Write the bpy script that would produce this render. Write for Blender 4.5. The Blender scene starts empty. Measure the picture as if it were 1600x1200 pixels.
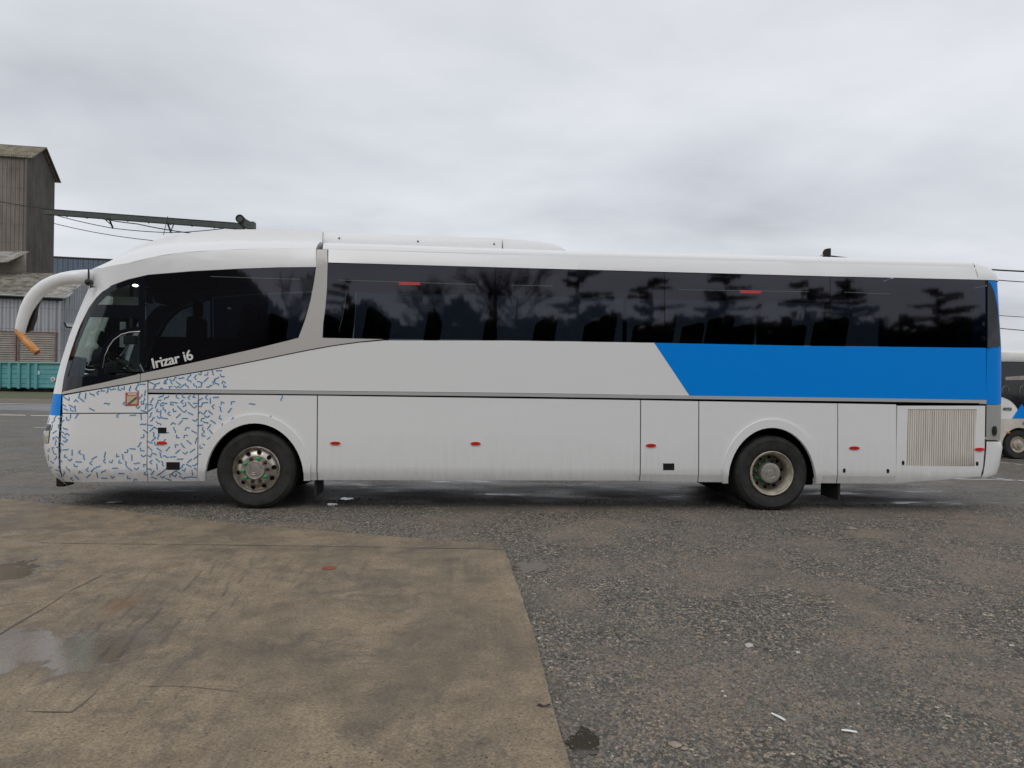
import bpy, bmesh, math, random
from math import sin, cos, pi, radians, sqrt, atan2, hypot
from mathutils import Vector, Matrix, geometry, noise as mnoise
random.seed(7)
sc = bpy.context.scene
# ---------------------------------------------------------------- camera
F = 1130.0
YAW, CAMD, CAMX, CAMH, ROLL = 0.0662, 9.675, 2.713, 1.695, 0.0149
CAM = Vector((CAMX, -CAMD, CAMH))
FW = Vector((sin(YAW), cos(YAW), 0)); R0 = Vector((cos(YAW), -sin(YAW), 0)); U0 = Vector((0, 0, 1))
RT = R0*cos(ROLL) + U0*sin(ROLL); UP = U0*cos(ROLL) - R0*sin(ROLL)
cd = bpy.data.cameras.new('camera'); cam = bpy.data.objects.new('camera', cd); sc.collection.objects.link(cam)
cd.sensor_fit = 'HORIZONTAL'; cd.sensor_width = 36; cd.lens = 36*F/1600; cd.clip_start = .05; cd.clip_end = 3000
cam.matrix_world = Matrix(((RT.x, UP.x, -FW.x, CAM.x), (RT.y, UP.y, -FW.y, CAM.y), (RT.z, UP.z, -FW.z, CAM.z), (0, 0, 0, 1)))
sc.camera = cam
sc.render.resolution_x = 1024; sc.render.resolution_y = 768
# ---------------------------------------------------------------- world, sun, exposure
SUN_EL, SUN_AZ = radians(52), radians(200)       # direction towards the sun, azimuth clockwise from +Y
EXPOSURE = 0.0
sc.view_settings.view_transform = 'Standard'; sc.view_settings.look = 'None'
sc.view_settings.gamma = 1; sc.view_settings.exposure = EXPOSURE


class N:                                          # small node-tree helper
    def __init__(s, nt): s.nt = nt; s.nt.nodes.clear()
    def n(s, t, **kw):
        o = s.nt.nodes.new(t)
        for k, v in kw.items(): setattr(o, k, v)
        return o
    def put(s, sock, v):
        if v is None: return
        if isinstance(v, bpy.types.NodeSocket): s.nt.links.new(v, sock)
        elif isinstance(v, (tuple, list)) and len(v) == 3 and sock.type == 'RGBA': sock.default_value = (*v, 1)
        else: sock.default_value = v
    def coord(s, kind='Object'): return s.n('ShaderNodeTexCoord').outputs[kind]
    def mapping(s, vec, scale=(1, 1, 1), rot=(0, 0, 0), loc=(0, 0, 0)):
        m = s.n('ShaderNodeMapping'); s.put(m.inputs[0], vec); m.inputs['Scale'].default_value = scale
        m.inputs['Rotation'].default_value = rot; m.inputs['Location'].default_value = loc; return m.outputs[0]
    def noise(s, vec, scale, detail=4, rough=.55, dist=0, out='Fac'):
        t = s.n('ShaderNodeTexNoise'); s.put(t.inputs['Vector'], vec); s.put(t.inputs['Scale'], scale)
        t.inputs['Detail'].default_value = detail; t.inputs['Roughness'].default_value = rough; t.inputs['Distortion'].default_value = dist
        return t.outputs[out]
    def voro(s, vec, scale, out='Distance', feature='F1', rnd=1.0):
        t = s.n('ShaderNodeTexVoronoi', feature=feature); s.put(t.inputs['Vector'], vec); s.put(t.inputs['Scale'], scale)
        t.inputs['Randomness'].default_value = rnd; return t.outputs[out]
    def ramp(s, fac, stops):
        r = s.n('ShaderNodeValToRGB'); s.put(r.inputs[0], fac); e = r.color_ramp.elements
        while len(e) > 1: e.remove(e[-1])
        e[0].position = stops[0][0]; c = stops[0][1]; e[0].color = (c, c, c, 1) if isinstance(c, (int, float)) else (*c, 1)
        for p, c in stops[1:]:
            x = e.new(p); x.color = (c, c, c, 1) if isinstance(c, (int, float)) else (*c, 1)
        return r.outputs[0]
    def mix(s, fac, a, b, mode='MIX'):
        m = s.n('ShaderNodeMix', data_type='RGBA', blend_type=mode); s.put(m.inputs[0], fac); s.put(m.inputs[6], a); s.put(m.inputs[7], b); return m.outputs[2]
    def math(s, op, a, b=None, c=None, clamp=False):
        m = s.n('ShaderNodeMath', operation=op, use_clamp=clamp); s.put(m.inputs[0], a); s.put(m.inputs[1], b); s.put(m.inputs[2], c); return m.outputs[0]
    def sep(s, v):
        m = s.n('ShaderNodeSeparateXYZ'); s.put(m.inputs[0], v); return m.outputs
    def dist(s, v, p, scale=(1, 1, 1)):
        m = s.n('ShaderNodeMapping', vector_type='POINT'); s.put(m.inputs[0], v); m.inputs['Scale'].default_value = scale
        m.inputs['Location'].default_value = tuple(-p[i]*scale[i] for i in range(3))
        l = s.n('ShaderNodeVectorMath', operation='LENGTH'); s.nt.links.new(m.outputs[0], l.inputs[0]); return l.outputs['Value']
    def bump(s, h, strength=.3, dist=.01, normal=None):
        b = s.n('ShaderNodeBump'); s.put(b.inputs['Height'], h); b.inputs['Strength'].default_value = strength
        b.inputs['Distance'].default_value = dist; s.put(b.inputs['Normal'], normal); return b.outputs[0]
    def bsdf(s, col, rough=.5, metal=0, normal=None, spec=.5, coat=0, out=True, **kw):
        p = s.n('ShaderNodeBsdfPrincipled'); s.put(p.inputs['Base Color'], col); s.put(p.inputs['Roughness'], rough)
        s.put(p.inputs['Metallic'], metal); s.put(p.inputs['Normal'], normal); s.put(p.inputs['Specular IOR Level'], spec)
        p.inputs['Coat Weight'].default_value = coat; p.inputs['Coat Roughness'].default_value = .04
        for k, v in kw.items(): s.put(p.inputs[k], v)
        if out: s.output(p.outputs[0])
        return p.outputs[0]
    def output(s, sh): o = s.n('ShaderNodeOutputMaterial'); s.nt.links.new(sh, o.inputs[0])


w = bpy.data.worlds.new('World'); sc.world = w; w.use_nodes = True
n = N(w.node_tree)
sky = n.n('ShaderNodeTexSky', sky_type='NISHITA', sun_disc=False, sun_elevation=SUN_EL, sun_rotation=SUN_AZ)
d = n.coord('Generated'); sx = n.sep(d)
zc = n.math('ADD', n.math('MAXIMUM', sx[2], 0.0), .16)
cv = n.n('ShaderNodeCombineXYZ'); n.put(cv.inputs[0], n.math('DIVIDE', sx[0], zc)); n.put(cv.inputs[1], n.math('DIVIDE', sx[1], zc))
cl = n.noise(n.mapping(cv.outputs[0], scale=(.9, 1.0, 1), loc=(2.3, 3.1, 0)), 1.0, 6, .5, .2)
cl2 = n.noise(n.mapping(cv.outputs[0], scale=(.5, .8, 1), loc=(7.1, 1.3, 2)), .33, 3, .5)
cc = n.ramp(cl, [(.30, (5.2, 5.35, 5.75)), (.42, (6.3, 6.5, 6.95)), (.52, (7.1, 7.3, 7.75)), (.62, (7.9, 8.1, 8.5)), (.75, (8.6, 8.8, 9.1))])
big = n.ramp(cl2, [(.35, .86), (.62, 1.06)])
zen = n.ramp(sx[2], [(0.0, (1.12, 1.12, 1.11)), (.12, 1.06), (.28, (1.0, 1.0, 1.01)), (.5, (1.0, 1.0, 1.0)), (1.0, (1.35, 1.35, 1.35))])
col = n.mix(1, n.mix(1, cc, big, 'MULTIPLY'), zen, 'MULTIPLY')
col = n.mix(.06, col, sky.outputs[0])
bg = n.n('ShaderNodeBackground'); n.put(bg.inputs[0], col); bg.inputs[1].default_value = .1
ow = n.n('ShaderNodeOutputWorld'); w.node_tree.links.new(bg.outputs[0], ow.inputs[0])
ld = bpy.data.lights.new('sun', 'SUN'); ld.energy = .6; ld.angle = radians(30); ld.color = (1, .965, .92)
sun = bpy.data.objects.new('sun', ld); sc.collection.objects.link(sun)
sd = Vector((sin(SUN_AZ)*cos(SUN_EL), cos(SUN_AZ)*cos(SUN_EL), sin(SUN_EL)))
sun.rotation_euler = sd.to_track_quat('Z', 'Y').to_euler(); sun.location = (0, 0, 30)


# ---------------------------------------------------------------- measuring: photo pixels -> metres
def ray(px, py):
    u, v = px-800, -(py-600)
    return FW + RT*(u/F) + UP*(v/F)
def at(px, py, Y):
    r = ray(px, py); return CAM + r*((Y-CAM.y)/r.y)
def gnd(px, py, z=0.0):
    r = ray(px, py); return CAM + r*((z-CAM.z)/r.z)
def atd(px, py, dep): return CAM + ray(px, py)*dep
def proj(P):
    q = Vector(P)-CAM; z = q.dot(FW); return 800+F*q.dot(RT)/z, 600-F*q.dot(UP)/z
def lerp(a, b, t): return a+(b-a)*t
def pl(pts, x):                                  # piecewise linear
    if x <= pts[0][0]: return pts[0][1]
    for (a, b), (c, d_) in zip(pts, pts[1:]):
        if x <= c: return b+(d_-b)*(x-a)/(c-a)
    return pts[-1][1]


# ---------------------------------------------------------------- objects
def link(o): sc.collection.objects.link(o); return o
def tag(o, label=None, cat=None, group=None, kind=None):
    if label: o['label'] = label
    if cat: o['category'] = cat
    if group: o['group'] = group
    if kind: o['kind'] = kind
    return o
def empty(name, loc, label, cat, group=None):
    o = link(bpy.data.objects.new(name, None)); o.location = loc; o.empty_display_size = .3
    return tag(o, label, cat, group)
def org(p):
    v = Vector((0, 0, 0))
    while p: v += p.location; p = p.parent
    return v
def obj(name, bm, mat, parent=None, smooth=False, ang=None, merge=True):
    if merge: bmesh.ops.remove_doubles(bm, verts=bm.verts, dist=1e-5)
    me = bpy.data.meshes.new(name); o_ = org(parent)
    if o_.length: bmesh.ops.translate(bm, vec=-o_, verts=bm.verts)
    if smooth:
        for f in bm.faces: f.smooth = True
        a = radians(ang or 35)
        for e in bm.edges:
            if len(e.link_faces) != 2 or e.calc_face_angle(0) > a: e.smooth = False
    bm.to_mesh(me); bm.free()
    for m in (mat if isinstance(mat, (list, tuple)) else [mat]): me.materials.append(m)
    o = link(bpy.data.objects.new(name, me))
    if parent: o.parent = parent
    return o
def box(bm, lo, hi, bev=0, mi=0, rot=None, piv=None):
    r = bmesh.ops.create_cube(bm, size=1); vs = r['verts']
    c = [(a+b)/2 for a, b in zip(lo, hi)]; s = [max(abs(b-a), 1e-4) for a, b in zip(lo, hi)]
    bmesh.ops.scale(bm, vec=s, verts=vs); bmesh.ops.translate(bm, vec=c, verts=vs)
    fs = list({f for v in vs for f in v.link_faces})
    for f in fs: f.material_index = mi
    if bev:
        es = list({e for v in vs for e in v.link_edges})
        g = bmesh.ops.bevel(bm, geom=es, offset=bev, segments=2, affect='EDGES', profile=.5)
        vs = list({v for f in g['faces'] for v in f.verts} | {v for v in vs if v.is_valid})
        for f in {f for v in vs for f in v.link_faces}: f.material_index = mi
    if rot is not None:
        bmesh.ops.rotate(bm, cent=piv or c, matrix=rot, verts=vs)
    return vs
def tube(bm, pts, rad, seg=8, mi=0, cap=True, flat=1.0, side=None):
    pts = [Vector(p) for p in pts]; rings = []
    for i, p in enumerate(pts):
        t = (pts[min(i+1, len(pts)-1)]-pts[max(i-1, 0)]).normalized()
        s = (side or (Vector((0, 0, 1)) if abs(t.z) < .9 else Vector((0, 1, 0))))
        a = t.cross(s).normalized(); b = t.cross(a).normalized()
        r = rad[i] if isinstance(rad, (list, tuple)) else rad
        rings.append([bm.verts.new(p+(a*cos(2*pi*k/seg))*r+(b*sin(2*pi*k/seg))*r*flat) for k in range(seg)])
    for A, B in zip(rings, rings[1:]):
        for k in range(seg):
            f = bm.faces.new((A[k], A[(k+1) % seg], B[(k+1) % seg], B[k])); f.material_index = mi
    if cap:
        f = bm.faces.new(rings[0][::-1]); f.material_index = mi; f = bm.faces.new(rings[-1]); f.material_index = mi
    return rings
def grid(bm, rows, mi=0, closed=False):
    V = [[bm.verts.new(p) for p in r] for r in rows]
    for A, B in zip(V, V[1:]):
        m = len(A)
        for k in range(m if closed else m-1):
            f = bm.faces.new((A[k], A[(k+1) % m], B[(k+1) % m], B[k])); f.material_index = mi
    return V
def lathe(bm, c, prof, seg=48, mi=0, axis='Y', sgn=1):      # prof: (radius, offset along the axis)
    rings = []
    for r, y in prof:
        if r < 1e-6: rings.append([bm.verts.new((c[0], c[1]+y*sgn, c[2]))]); continue
        rings.append([bm.verts.new((c[0]+r*cos(2*pi*k/seg), c[1]+y*sgn, c[2]+r*sin(2*pi*k/seg))) for k in range(seg)])
    for A, B in zip(rings, rings[1:]):
        for k in range(seg):
            a = [A[k % len(A)], A[(k+1) % len(A)]] if len(A) > 1 else [A[0]]
            b = [B[(k+1) % len(B)], B[k % len(B)]] if len(B) > 1 else [B[0]]
            f = bm.faces.new(a+b); f.material_index = mi
def prism(bm, poly, vec, mi=0):                              # planar polygon swept along vec
    a = [bm.verts.new(p) for p in poly]; b = [bm.verts.new(Vector(p)+Vector(vec)) for p in poly]
    fs = [bm.faces.new(a), bm.faces.new(b[::-1])]
    for i in range(len(a)):
        j = (i+1) % len(a); fs.append(bm.faces.new((a[j], a[i], b[i], b[j])))
    for f in fs: f.material_index = mi
    bmesh.ops.recalc_face_normals(bm, faces=fs)


# ---------------------------------------------------------------- materials
MATS = {}
def mat(name, fn):
    m = bpy.data.materials.new(name); m.use_nodes = True; fn(N(m.node_tree)); MATS[name] = m; return m
def plain(name, col, rough=.5, metal=0, vary=.12, scale=3, spec=.5, coat=0, bump=0, bscale=40):
    def fn(n):
        c = n.coord(); v = n.noise(c, scale, 5, .6)
        a = tuple(x*(1-vary) for x in col); b = tuple(min(1, x*(1+vary)) for x in col)
        cc = n.ramp(v, [(.3, a), (.7, b)])
        nm = n.bump(n.noise(c, bscale, 3), bump, .01) if bump else None
        n.bsdf(cc, n.math('ADD', rough, n.math('MULTIPLY', n.math('SUBTRACT', v, .5), .25)), metal, nm, spec, coat)
    return mat(name, fn)
def paint(name, col, rough=.28, coat=.35, dirt=.5, spec=.5):
    def fn(n):
        c = n.coord('Object'); z = n.sep(c)[2]
        streak = n.noise(n.mapping(c, scale=(6, 6, .5)), 3, 5, .6); blotch = n.noise(c, 2.2, 5, .6)
        low = n.ramp(n.math('ADD', z, n.math('MULTIPLY', n.math('SUBTRACT', blotch, .5), .5)), [(.3, 1.0), (.75, .35), (1.5, .12), (2.2, .06)])
        d_ = n.math('MULTIPLY', n.math('MULTIPLY', low, n.ramp(streak, [(.3, .3), (.7, 1.0)])), dirt)
        cc = n.mix(d_, col, (.30, .27, .22))
        cc = n.mix(n.math('MULTIPLY', n.ramp(n.noise(c, 90, 2), [(.66, 0), (.74, 1)]), n.math('MULTIPLY', low, .5)), cc, (.2, .17, .13))
        wav = n.bump(n.noise(n.mapping(c, scale=(.7, 1, 1)), 1.5, 3), .28, .02)
        n.bsdf(cc, n.math('ADD', rough, n.math('MULTIPLY', d_, .5)), 0, wav, spec, coat)
    return mat(name, fn)
M = MATS
paint('white_paint', (.83, .83, .815), .28, .3, .3); paint('blue_paint', (.0, .25, .80), .42, .0, .0, .12)
paint('silver_paint', (.52, .50, .47), .38, .2, .4); paint('roof_white', (.80, .80, .79), .35, .2, .15)
paint('rail_grey', (.45, .45, .44), .4, .1, .5); paint('grey_corner', (.36, .36, .34), .4, .2, .8)
plain('rubber', (.032, .031, .029), .75, vary=.45, scale=7, spec=.3); plain('black_trim', (.008, .008, .009), .35)
plain('core_black', (.006, .006, .006), .9, spec=.1)
plain('frit_black', (.005, .006, .009), .06, vary=.0)
plain('stroke_blue', (.05, .25, .50), .4, vary=.15)
plain('marker_red', (.55, .02, .008), .2, spec=.6); plain('bright_red', (.75, .01, .02), .2)
plain('letter_silver', (.75, .74, .72), .35, vary=.05); plain('chrome', (.6, .58, .55), .2, 1, .1, 8)
plain('alloy', (.50, .46, .40), .33, .85, .25, 12); plain('rim_beige', (.42, .37, .29), .5, .15, .4, 9)
plain('disc_dirty', (.13, .115, .09), .7, .2, .5, 14); plain('hub_grey', (.40, .37, .33), .45, .6, .2, 12); plain('nut_dark', (.05, .045, .04), .5, .5)
plain('green_cap', (.01, .30, .09), .35); plain('lens', (.50, .49, .42), .12, .1, .3, 20)
plain('amber', (.62, .27, .07), .3, vary=.25, scale=25); plain('amber_dark', (.25, .05, .02), .5)
plain('seat_cloth', (.05, .055, .07), .9); plain('dash_grey', (.045, .045, .05), .6); plain('interior_grey', (.16, .17, .17), .8)
plain('visor_white', (.75, .78, .76), .7); plain('blue_plastic', (.12, .50, .80), .35)
plain('yellow', (.55, .48, .30), .5); plain('dotted', (.22, .30, .22), .6, vary=0); plain('label_red', (.50, .09, .07), .5)
plain('exit_label', (.55, .05, .05), .5, vary=.05)
def lampm(n):
    e = n.n('ShaderNodeEmission'); e.inputs[0].default_value = (1, .95, .75, 1); e.inputs[1].default_value = 6; n.output(e.outputs[0])
mat('led', lampm)
def glass(name, tint, gloss=(1, 1, 1), rough=.0, wob=.0, ior=1.52):
    def fn(n):
        tr = n.n('ShaderNodeBsdfTransparent'); n.put(tr.inputs[0], tint)
        gl = n.n('ShaderNodeBsdfGlossy'); n.put(gl.inputs[0], gloss); gl.inputs['Roughness'].default_value = rough
        fr = n.n('ShaderNodeFresnel'); fr.inputs[0].default_value = ior
        if wob:
            b = n.bump(n.noise(n.mapping(n.coord(), scale=(1.6, 1, .5)), 1.4, 3), wob, .02); n.put(gl.inputs['Normal'], b)
        mx = n.n('ShaderNodeMixShader'); n.put(mx.inputs[0], fr.outputs[0]); n.put(mx.inputs[1], tr.outputs[0]); n.put(mx.inputs[2], gl.outputs[0])
        n.output(mx.outputs[0])
    return mat(name, fn)
glass('tinted_glass', (.085, .10, .12), (1.0, .98, 1.10), rough=.035, wob=.05, ior=1.62); glass('clear_glass', (.84, .97, .93))
glass('windscreen_glass', (.8, .88, .86))


def asphalt(n):
    c = n.coord(); xyz = n.sep(c)
    big = n.noise(c, .35, 5, .6, .4); mid = n.noise(c, 2.3, 6, .65); fine = n.noise(c, 38, 4, .7)
    agg = n.voro(c, 46, 'Color'); aggd = n.voro(c, 46, 'Distance'); ag2 = n.voro(c, 105, 'Color')
    a1 = n.sep(agg)[0]
    base = n.ramp(n.math('ADD', n.math('MULTIPLY', big, .5), n.math('MULTIPLY', mid, .5)),
                  [(.34, (.070, .068, .060)), (.46, (.10, .092, .078)), (.56, (.138, .118, .096)), (.68, (.17, .142, .112))])
    stone = n.ramp(a1, [(0, (.030, .030, .028)), (.3, (.072, .071, .065)), (.6, (.13, .125, .108)), (.88, (.20, .18, .145)), (.96, (.30, .23, .17)), (1, (.44, .41, .35))])
    st2 = n.ramp(n.sep(ag2)[1], [(0, .55), (.6, 1.0), (1, 1.5)])
    grav = n.math('MULTIPLY', n.ramp(n.noise(c, .8, 5, .65), [(.44, .08), (.56, .95)]), 1.0)
    col = n.mix(grav, base, stone); col = n.mix(1, col, st2, 'MULTIPLY')
    gapm = n.ramp(n.voro(c, 46, 'Distance', 'DISTANCE_TO_EDGE'), [(0, .12), (.12, 1.0)]); col = n.mix(n.math('MULTIPLY', grav, .9), col, n.mix(1, col, gapm, 'MULTIPLY')); col = n.mix(1, col, (1.42, 1.35, 1.22), 'MULTIPLY')
    # wet: behind / under the coach and in low patches
    wetn = n.noise(n.mapping(c, scale=(.5, 1, 1)), 1.1, 5, .6)
    wy = n.ramp(n.math('DIVIDE', n.math('ADD', xyz[1], 6), 20), [(.28, .0), (.33, .75), (1, .9)])
    wx = n.ramp(n.math('DIVIDE', xyz[0], 20), [(.42, 0), (.56, .3)])
    wet = n.math('MULTIPLY', n.math('MAXIMUM', wy, wx), n.ramp(wetn, [(.32, .1), (.62, 1)]))
    col = n.mix(n.math('MULTIPLY', wet, .6), col, (.036, .036, .040))
    rough = n.math('SUBTRACT', .88, n.math('MULTIPLY', wet, .62))
    puddle = n.ramp(n.noise(n.mapping(c, scale=(.45, 1.3, 1), loc=(1.7, 0, 0)), 1.5, 5, .6), [(.60, 0), (.64, 1)])
    pm = n.math('MULTIPLY', puddle, n.math('GREATER_THAN', wet, .35))
    rough = n.math('SUBTRACT', rough, n.math('MULTIPLY', pm, .2), clamp=True)
    h = n.math('ADD', n.math('MULTIPLY', aggd, -.6), n.math('ADD', fine, n.math('MULTIPLY', mid, 1.5)))
    nm = n.n('ShaderNodeBump'); n.put(nm.inputs['Height'], h); n.put(nm.inputs['Strength'], n.math('SUBTRACT', n.math('SUBTRACT', .9, n.math('MULTIPLY', wet, .45)), n.math('MULTIPLY', pm, .4), clamp=True)); nm.inputs['Distance'].default_value = .012
    n.bsdf(col, rough, 0, nm.outputs[0], .4)
mat('asphalt', asphalt)


def concrete(n):
    c = n.coord()
    G = lambda x, y: tuple(gnd(x, y, .03))
    big = n.noise(c, .7, 6, .6, .5); mid = n.noise(c, 4, 6, .65); fine = n.noise(c, 60, 4, .7)
    col = n.ramp(big, [(.3, (.17, .138, .098)), (.5, (.235, .193, .135)), (.7, (.285, .235, .165))])
    col = n.mix(.6, col, n.ramp(mid, [(.3, (.125, .102, .075)), (.52, (.235, .195, .14)), (.72, (.33, .275, .195))]))
    col = n.mix(n.ramp(n.noise(n.mapping(c, loc=(4, 2, 0)), .9, 7, .7, .8), [(.5, 0), (.68, .55)]), col, (.31, .26, .185))
    # wheel scuffs, swept diagonally across the slab
    st = n.noise(n.mapping(c, scale=(8, .35, 1)), 1.3, 5, .65)
    stm = n.math('MULTIPLY', n.ramp(st, [(.50, 0), (.64, 1)]), n.ramp(n.noise(c, .8, 3), [(.45, 0), (.6, .7)]))
    col = n.mix(n.math('MULTIPLY', stm, .5), col, (.085, .078, .07))
    col = n.mix(n.ramp(n.noise(c, 1.7, 7, .75, 1.0), [(.53, 0), (.64, .6)]), col, (.105, .097, .085))
    col = n.mix(1, col, (1.0, .94, .885), 'MULTIPLY')
    # parallel tyre scuffs
    sl = n.sep(c); ph = n.math('ADD', n.math('MULTIPLY', sl[0], 62), n.math('MULTIPLY', sl[1], 11))
    ph = n.math('ADD', ph, n.math('MULTIPLY', n.noise(c, 1.5, 3), 7))
    near_ = n.ramp(n.dist(c, G(255, 950), (.9, .34, 1)), [(.25, 1), (.75, 0)])
    scf = n.math('MULTIPLY', n.math('MULTIPLY', n.ramp(n.math('SINE', ph), [(.1, 0), (.9, 1)]), near_), n.ramp(n.noise(n.mapping(c, scale=(5, .6, 1)), 2.2, 5, .7), [(.46, 0), (.6, .7)]))
    col = n.mix(scf, col, (.075, .068, .06))
    rst = n.math('SUBTRACT', .10, n.dist(c, G(190, 945), (.7, .35, 1)))
    col = n.mix(n.ramp(n.math('ADD', rst, n.math('MULTIPLY', n.math('SUBTRACT', n.noise(c, 14, 4), .5), .2)), [(.0, 0), (.07, .5)]), col, (.26, .12, .04))
    pit = n.voro(c, 24, 'Distance'); pitm = n.math('MULTIPLY', n.math('LESS_THAN', pit, .14), n.math('GREATER_THAN', n.noise(c, 9, 3), .52))
    col = n.mix(n.math('MULTIPLY', pitm, .8), col, (.035, .032, .03))
    col = n.mix(1, col, n.ramp(fine, [(.25, .70), (.5, 1.0), (.75, 1.28)]), 'MULTIPLY')
    col = n.mix(1, col, n.ramp(n.sep(n.voro(c, 110, 'Color'))[0], [(0, .76), (.5, 1.0), (1, 1.22)]), 'MULTIPLY')
    # water film: distance fields broken up by noise
    w1 = n.math('SUBTRACT', .52, n.dist(c, G(125, 1015), (1.15, 1.05, 1)))
    w2 = n.math('SUBTRACT', .50, n.dist(c, G(-30, 895), (.8, .8, 1)))
    w3 = n.math('SUBTRACT', .52, n.dist(c, G(-20, 1020), (1.0, .9, 1)))
    wm = n.math('MAXIMUM', n.math('MAXIMUM', w1, w2), w3)
    br = n.noise(n.mapping(c, scale=(1.25, .8, 1)), 2.2, 7, .68, .5)
    wv = n.math('ADD', wm, n.math('MULTIPLY', n.math('SUBTRACT', br, .5), 1.6))
    film = n.ramp(wv, [(.13, 0), (.20, 1)])
    damp = n.ramp(wv, [(-.45, 0), (.0, .55), (.13, 1)])
    damp2 = n.math('MULTIPLY', n.ramp(n.noise(n.mapping(c, scale=(1.2, .6, 1)), .8, 6, .65, .6), [(.44, 0), (.60, .7)]), 1)
    dd = n.math('MAXIMUM', damp, damp2)
    col = n.mix(n.math('MULTIPLY', dd, .55), col, (.085, .070, .052))
    rough = n.math('SUBTRACT', n.math('SUBTRACT', .82, n.math('MULTIPLY', dd, .22)), n.math('MULTIPLY', film, .54), clamp=True)
    h = n.math('ADD', n.math('ADD', fine, n.math('MULTIPLY', mid, .8)), n.math('MULTIPLY', pitm, -1.0))
    b = n.n('ShaderNodeBump'); n.put(b.inputs['Height'], h); b.inputs['Distance'].default_value = .006
    n.put(b.inputs['Strength'], n.math('SUBTRACT', .7, n.math('MULTIPLY', film, .62)))
    p = n.bsdf(col, rough, 0, b.outputs[0], n.math('ADD', .3, n.math('MULTIPLY', film, .75), clamp=True))
mat('concrete', concrete)
plain('joint_dark', (.11, .095, .075), .9, bump=.3)
plain('line_white', (.42, .42, .41), .7, vary=.35, scale=8); plain('grass_green', (.075, .085, .035), .95, vary=.5, scale=4, bump=.6, bscale=12)
plain('brown_gravel', (.14, .11, .085), .9, vary=.3, scale=1.5); plain('road_grey', (.19, .19, .19), .4, vary=.25, scale=.6)
def water(n):
    c = n.coord(); n.bsdf((.05, .042, .03), .03, 0, n.bump(n.noise(c, 3, 2), .03, .01), .5)
mat('water', water)
plain('cable_black', (.02, .02, .022), .6)


def corrugated(name, cols, pitch=.18, axis='uv', streak=.5, moss=None):
    def fn(n):
        c = n.coord('UV'); s = n.sep(c)                          # UV in metres, u along the wall
        o = n.coord('Object')
        wave = n.math('SINE', n.math('MULTIPLY', s[0], 2*pi/pitch))
        v = n.noise(n.mapping(c, scale=(1, .18, 1)), 1.1, 6, .65, .2)
        big = n.noise(n.mapping(c, scale=(1, 1, 1)), .22, 5, .6, .5)
        col = n.ramp(n.math('ADD', n.math('MULTIPLY', v, streak), n.math('MULTIPLY', big, 1-streak)), [(.3, cols[0]), (.5, cols[1]), (.7, cols[2])])
        if moss:
            col = n.mix(n.ramp(n.noise(c, .9, 6, .7, .4), [(.45, 0), (.6, .85)]), col, moss)
        rowl = n.math('LESS_THAN', n.math('FRACT', n.math('DIVIDE', s[1], 2.4)), .03)
        col = n.mix(n.math('MULTIPLY', rowl, .35), col, (.05, .045, .04))
        n.bsdf(col, .85, 0, n.bump(wave, .9, pitch*.25), .3)
    return mat(name, fn)
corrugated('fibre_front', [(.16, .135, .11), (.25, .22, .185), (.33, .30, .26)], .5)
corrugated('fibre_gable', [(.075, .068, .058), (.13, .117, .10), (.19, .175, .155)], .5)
corrugated('metal_grey', [(.36, .36, .38), (.43, .43, .455), (.49, .49, .51)], .85, streak=.8)
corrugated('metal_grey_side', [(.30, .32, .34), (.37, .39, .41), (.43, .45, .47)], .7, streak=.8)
corrugated('metal_blue', [(.14, .18, .23), (.17, .215, .265), (.20, .245, .29)], .9, streak=.5)
corrugated('roof_mossy', [(.18, .165, .14), (.28, .26, .22), (.36, .34, .30)], .5, moss=(.075, .075, .03))
corrugated('roof_pale', [(.30, .29, .26), (.42, .41, .38), (.52, .51, .48)], .6, moss=(.22, .17, .12))
corrugated('tower_roof', [(.19, .17, .12), (.26, .23, .165), (.32, .29, .22)], .42, moss=(.15, .13, .075))
plain('lean_wall', (.24, .22, .185), .9, vary=.45, scale=.5); plain('door_brown', (.30, .26, .22), .7, vary=.2, scale=1)
plain('rust_frame', (.24, .15, .12), .8, vary=.3); plain('pale_trim', (.36, .37, .37), .6); plain('dark_gap', (.012, .012, .012), .9)
plain('conveyor_green', (.062, .075, .068), .6, vary=.25, scale=1.5)
def skipm(n):
    c = n.coord(); v = n.noise(c, .9, 6, .7, .3)
    col = n.ramp(v, [(.35, (.09, .29, .31)), (.6, (.13, .38, .38)), (.75, (.18, .43, .42))])
    col = n.mix(n.ramp(n.noise(c, .55, 6, .7), [(.6, 0), (.7, .8)]), col, (.17, .15, .06)); n.bsdf(col, .55)
mat('skip_teal', skipm); plain('skip_rim', (.20, .34, .30), .6)
plain('bark', (.035, .028, .022), .95, vary=.4); plain('needles', (.012, .02, .010), .9, vary=.5, scale=1)
plain('wall_reflect', (.12, .12, .13), .8); plain('van_white', (.80, .79, .75), .4, vary=.12, scale=2); plain('van_cream', (.62, .58, .50), .5, vary=.2, scale=2)
plain('text_grey', (.08, .08, .09), .6); plain('headrest', (.16, .17, .11), .8)
plain('stone_pale', (.50, .47, .42), .8, vary=.15, scale=30); plain('stone_tan', (.30, .24, .18), .85, vary=.25, scale=30)
plain('stick_white', (.70, .72, .70), .5, vary=.08, scale=20); plain('rust_disc', (.22, .06, .025), .8, vary=.4, scale=30); plain('leaf_brown', (.06, .035, .025), .8, vary=.3)
plain('pole_wood', (.03, .02, .014), .9)

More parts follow.
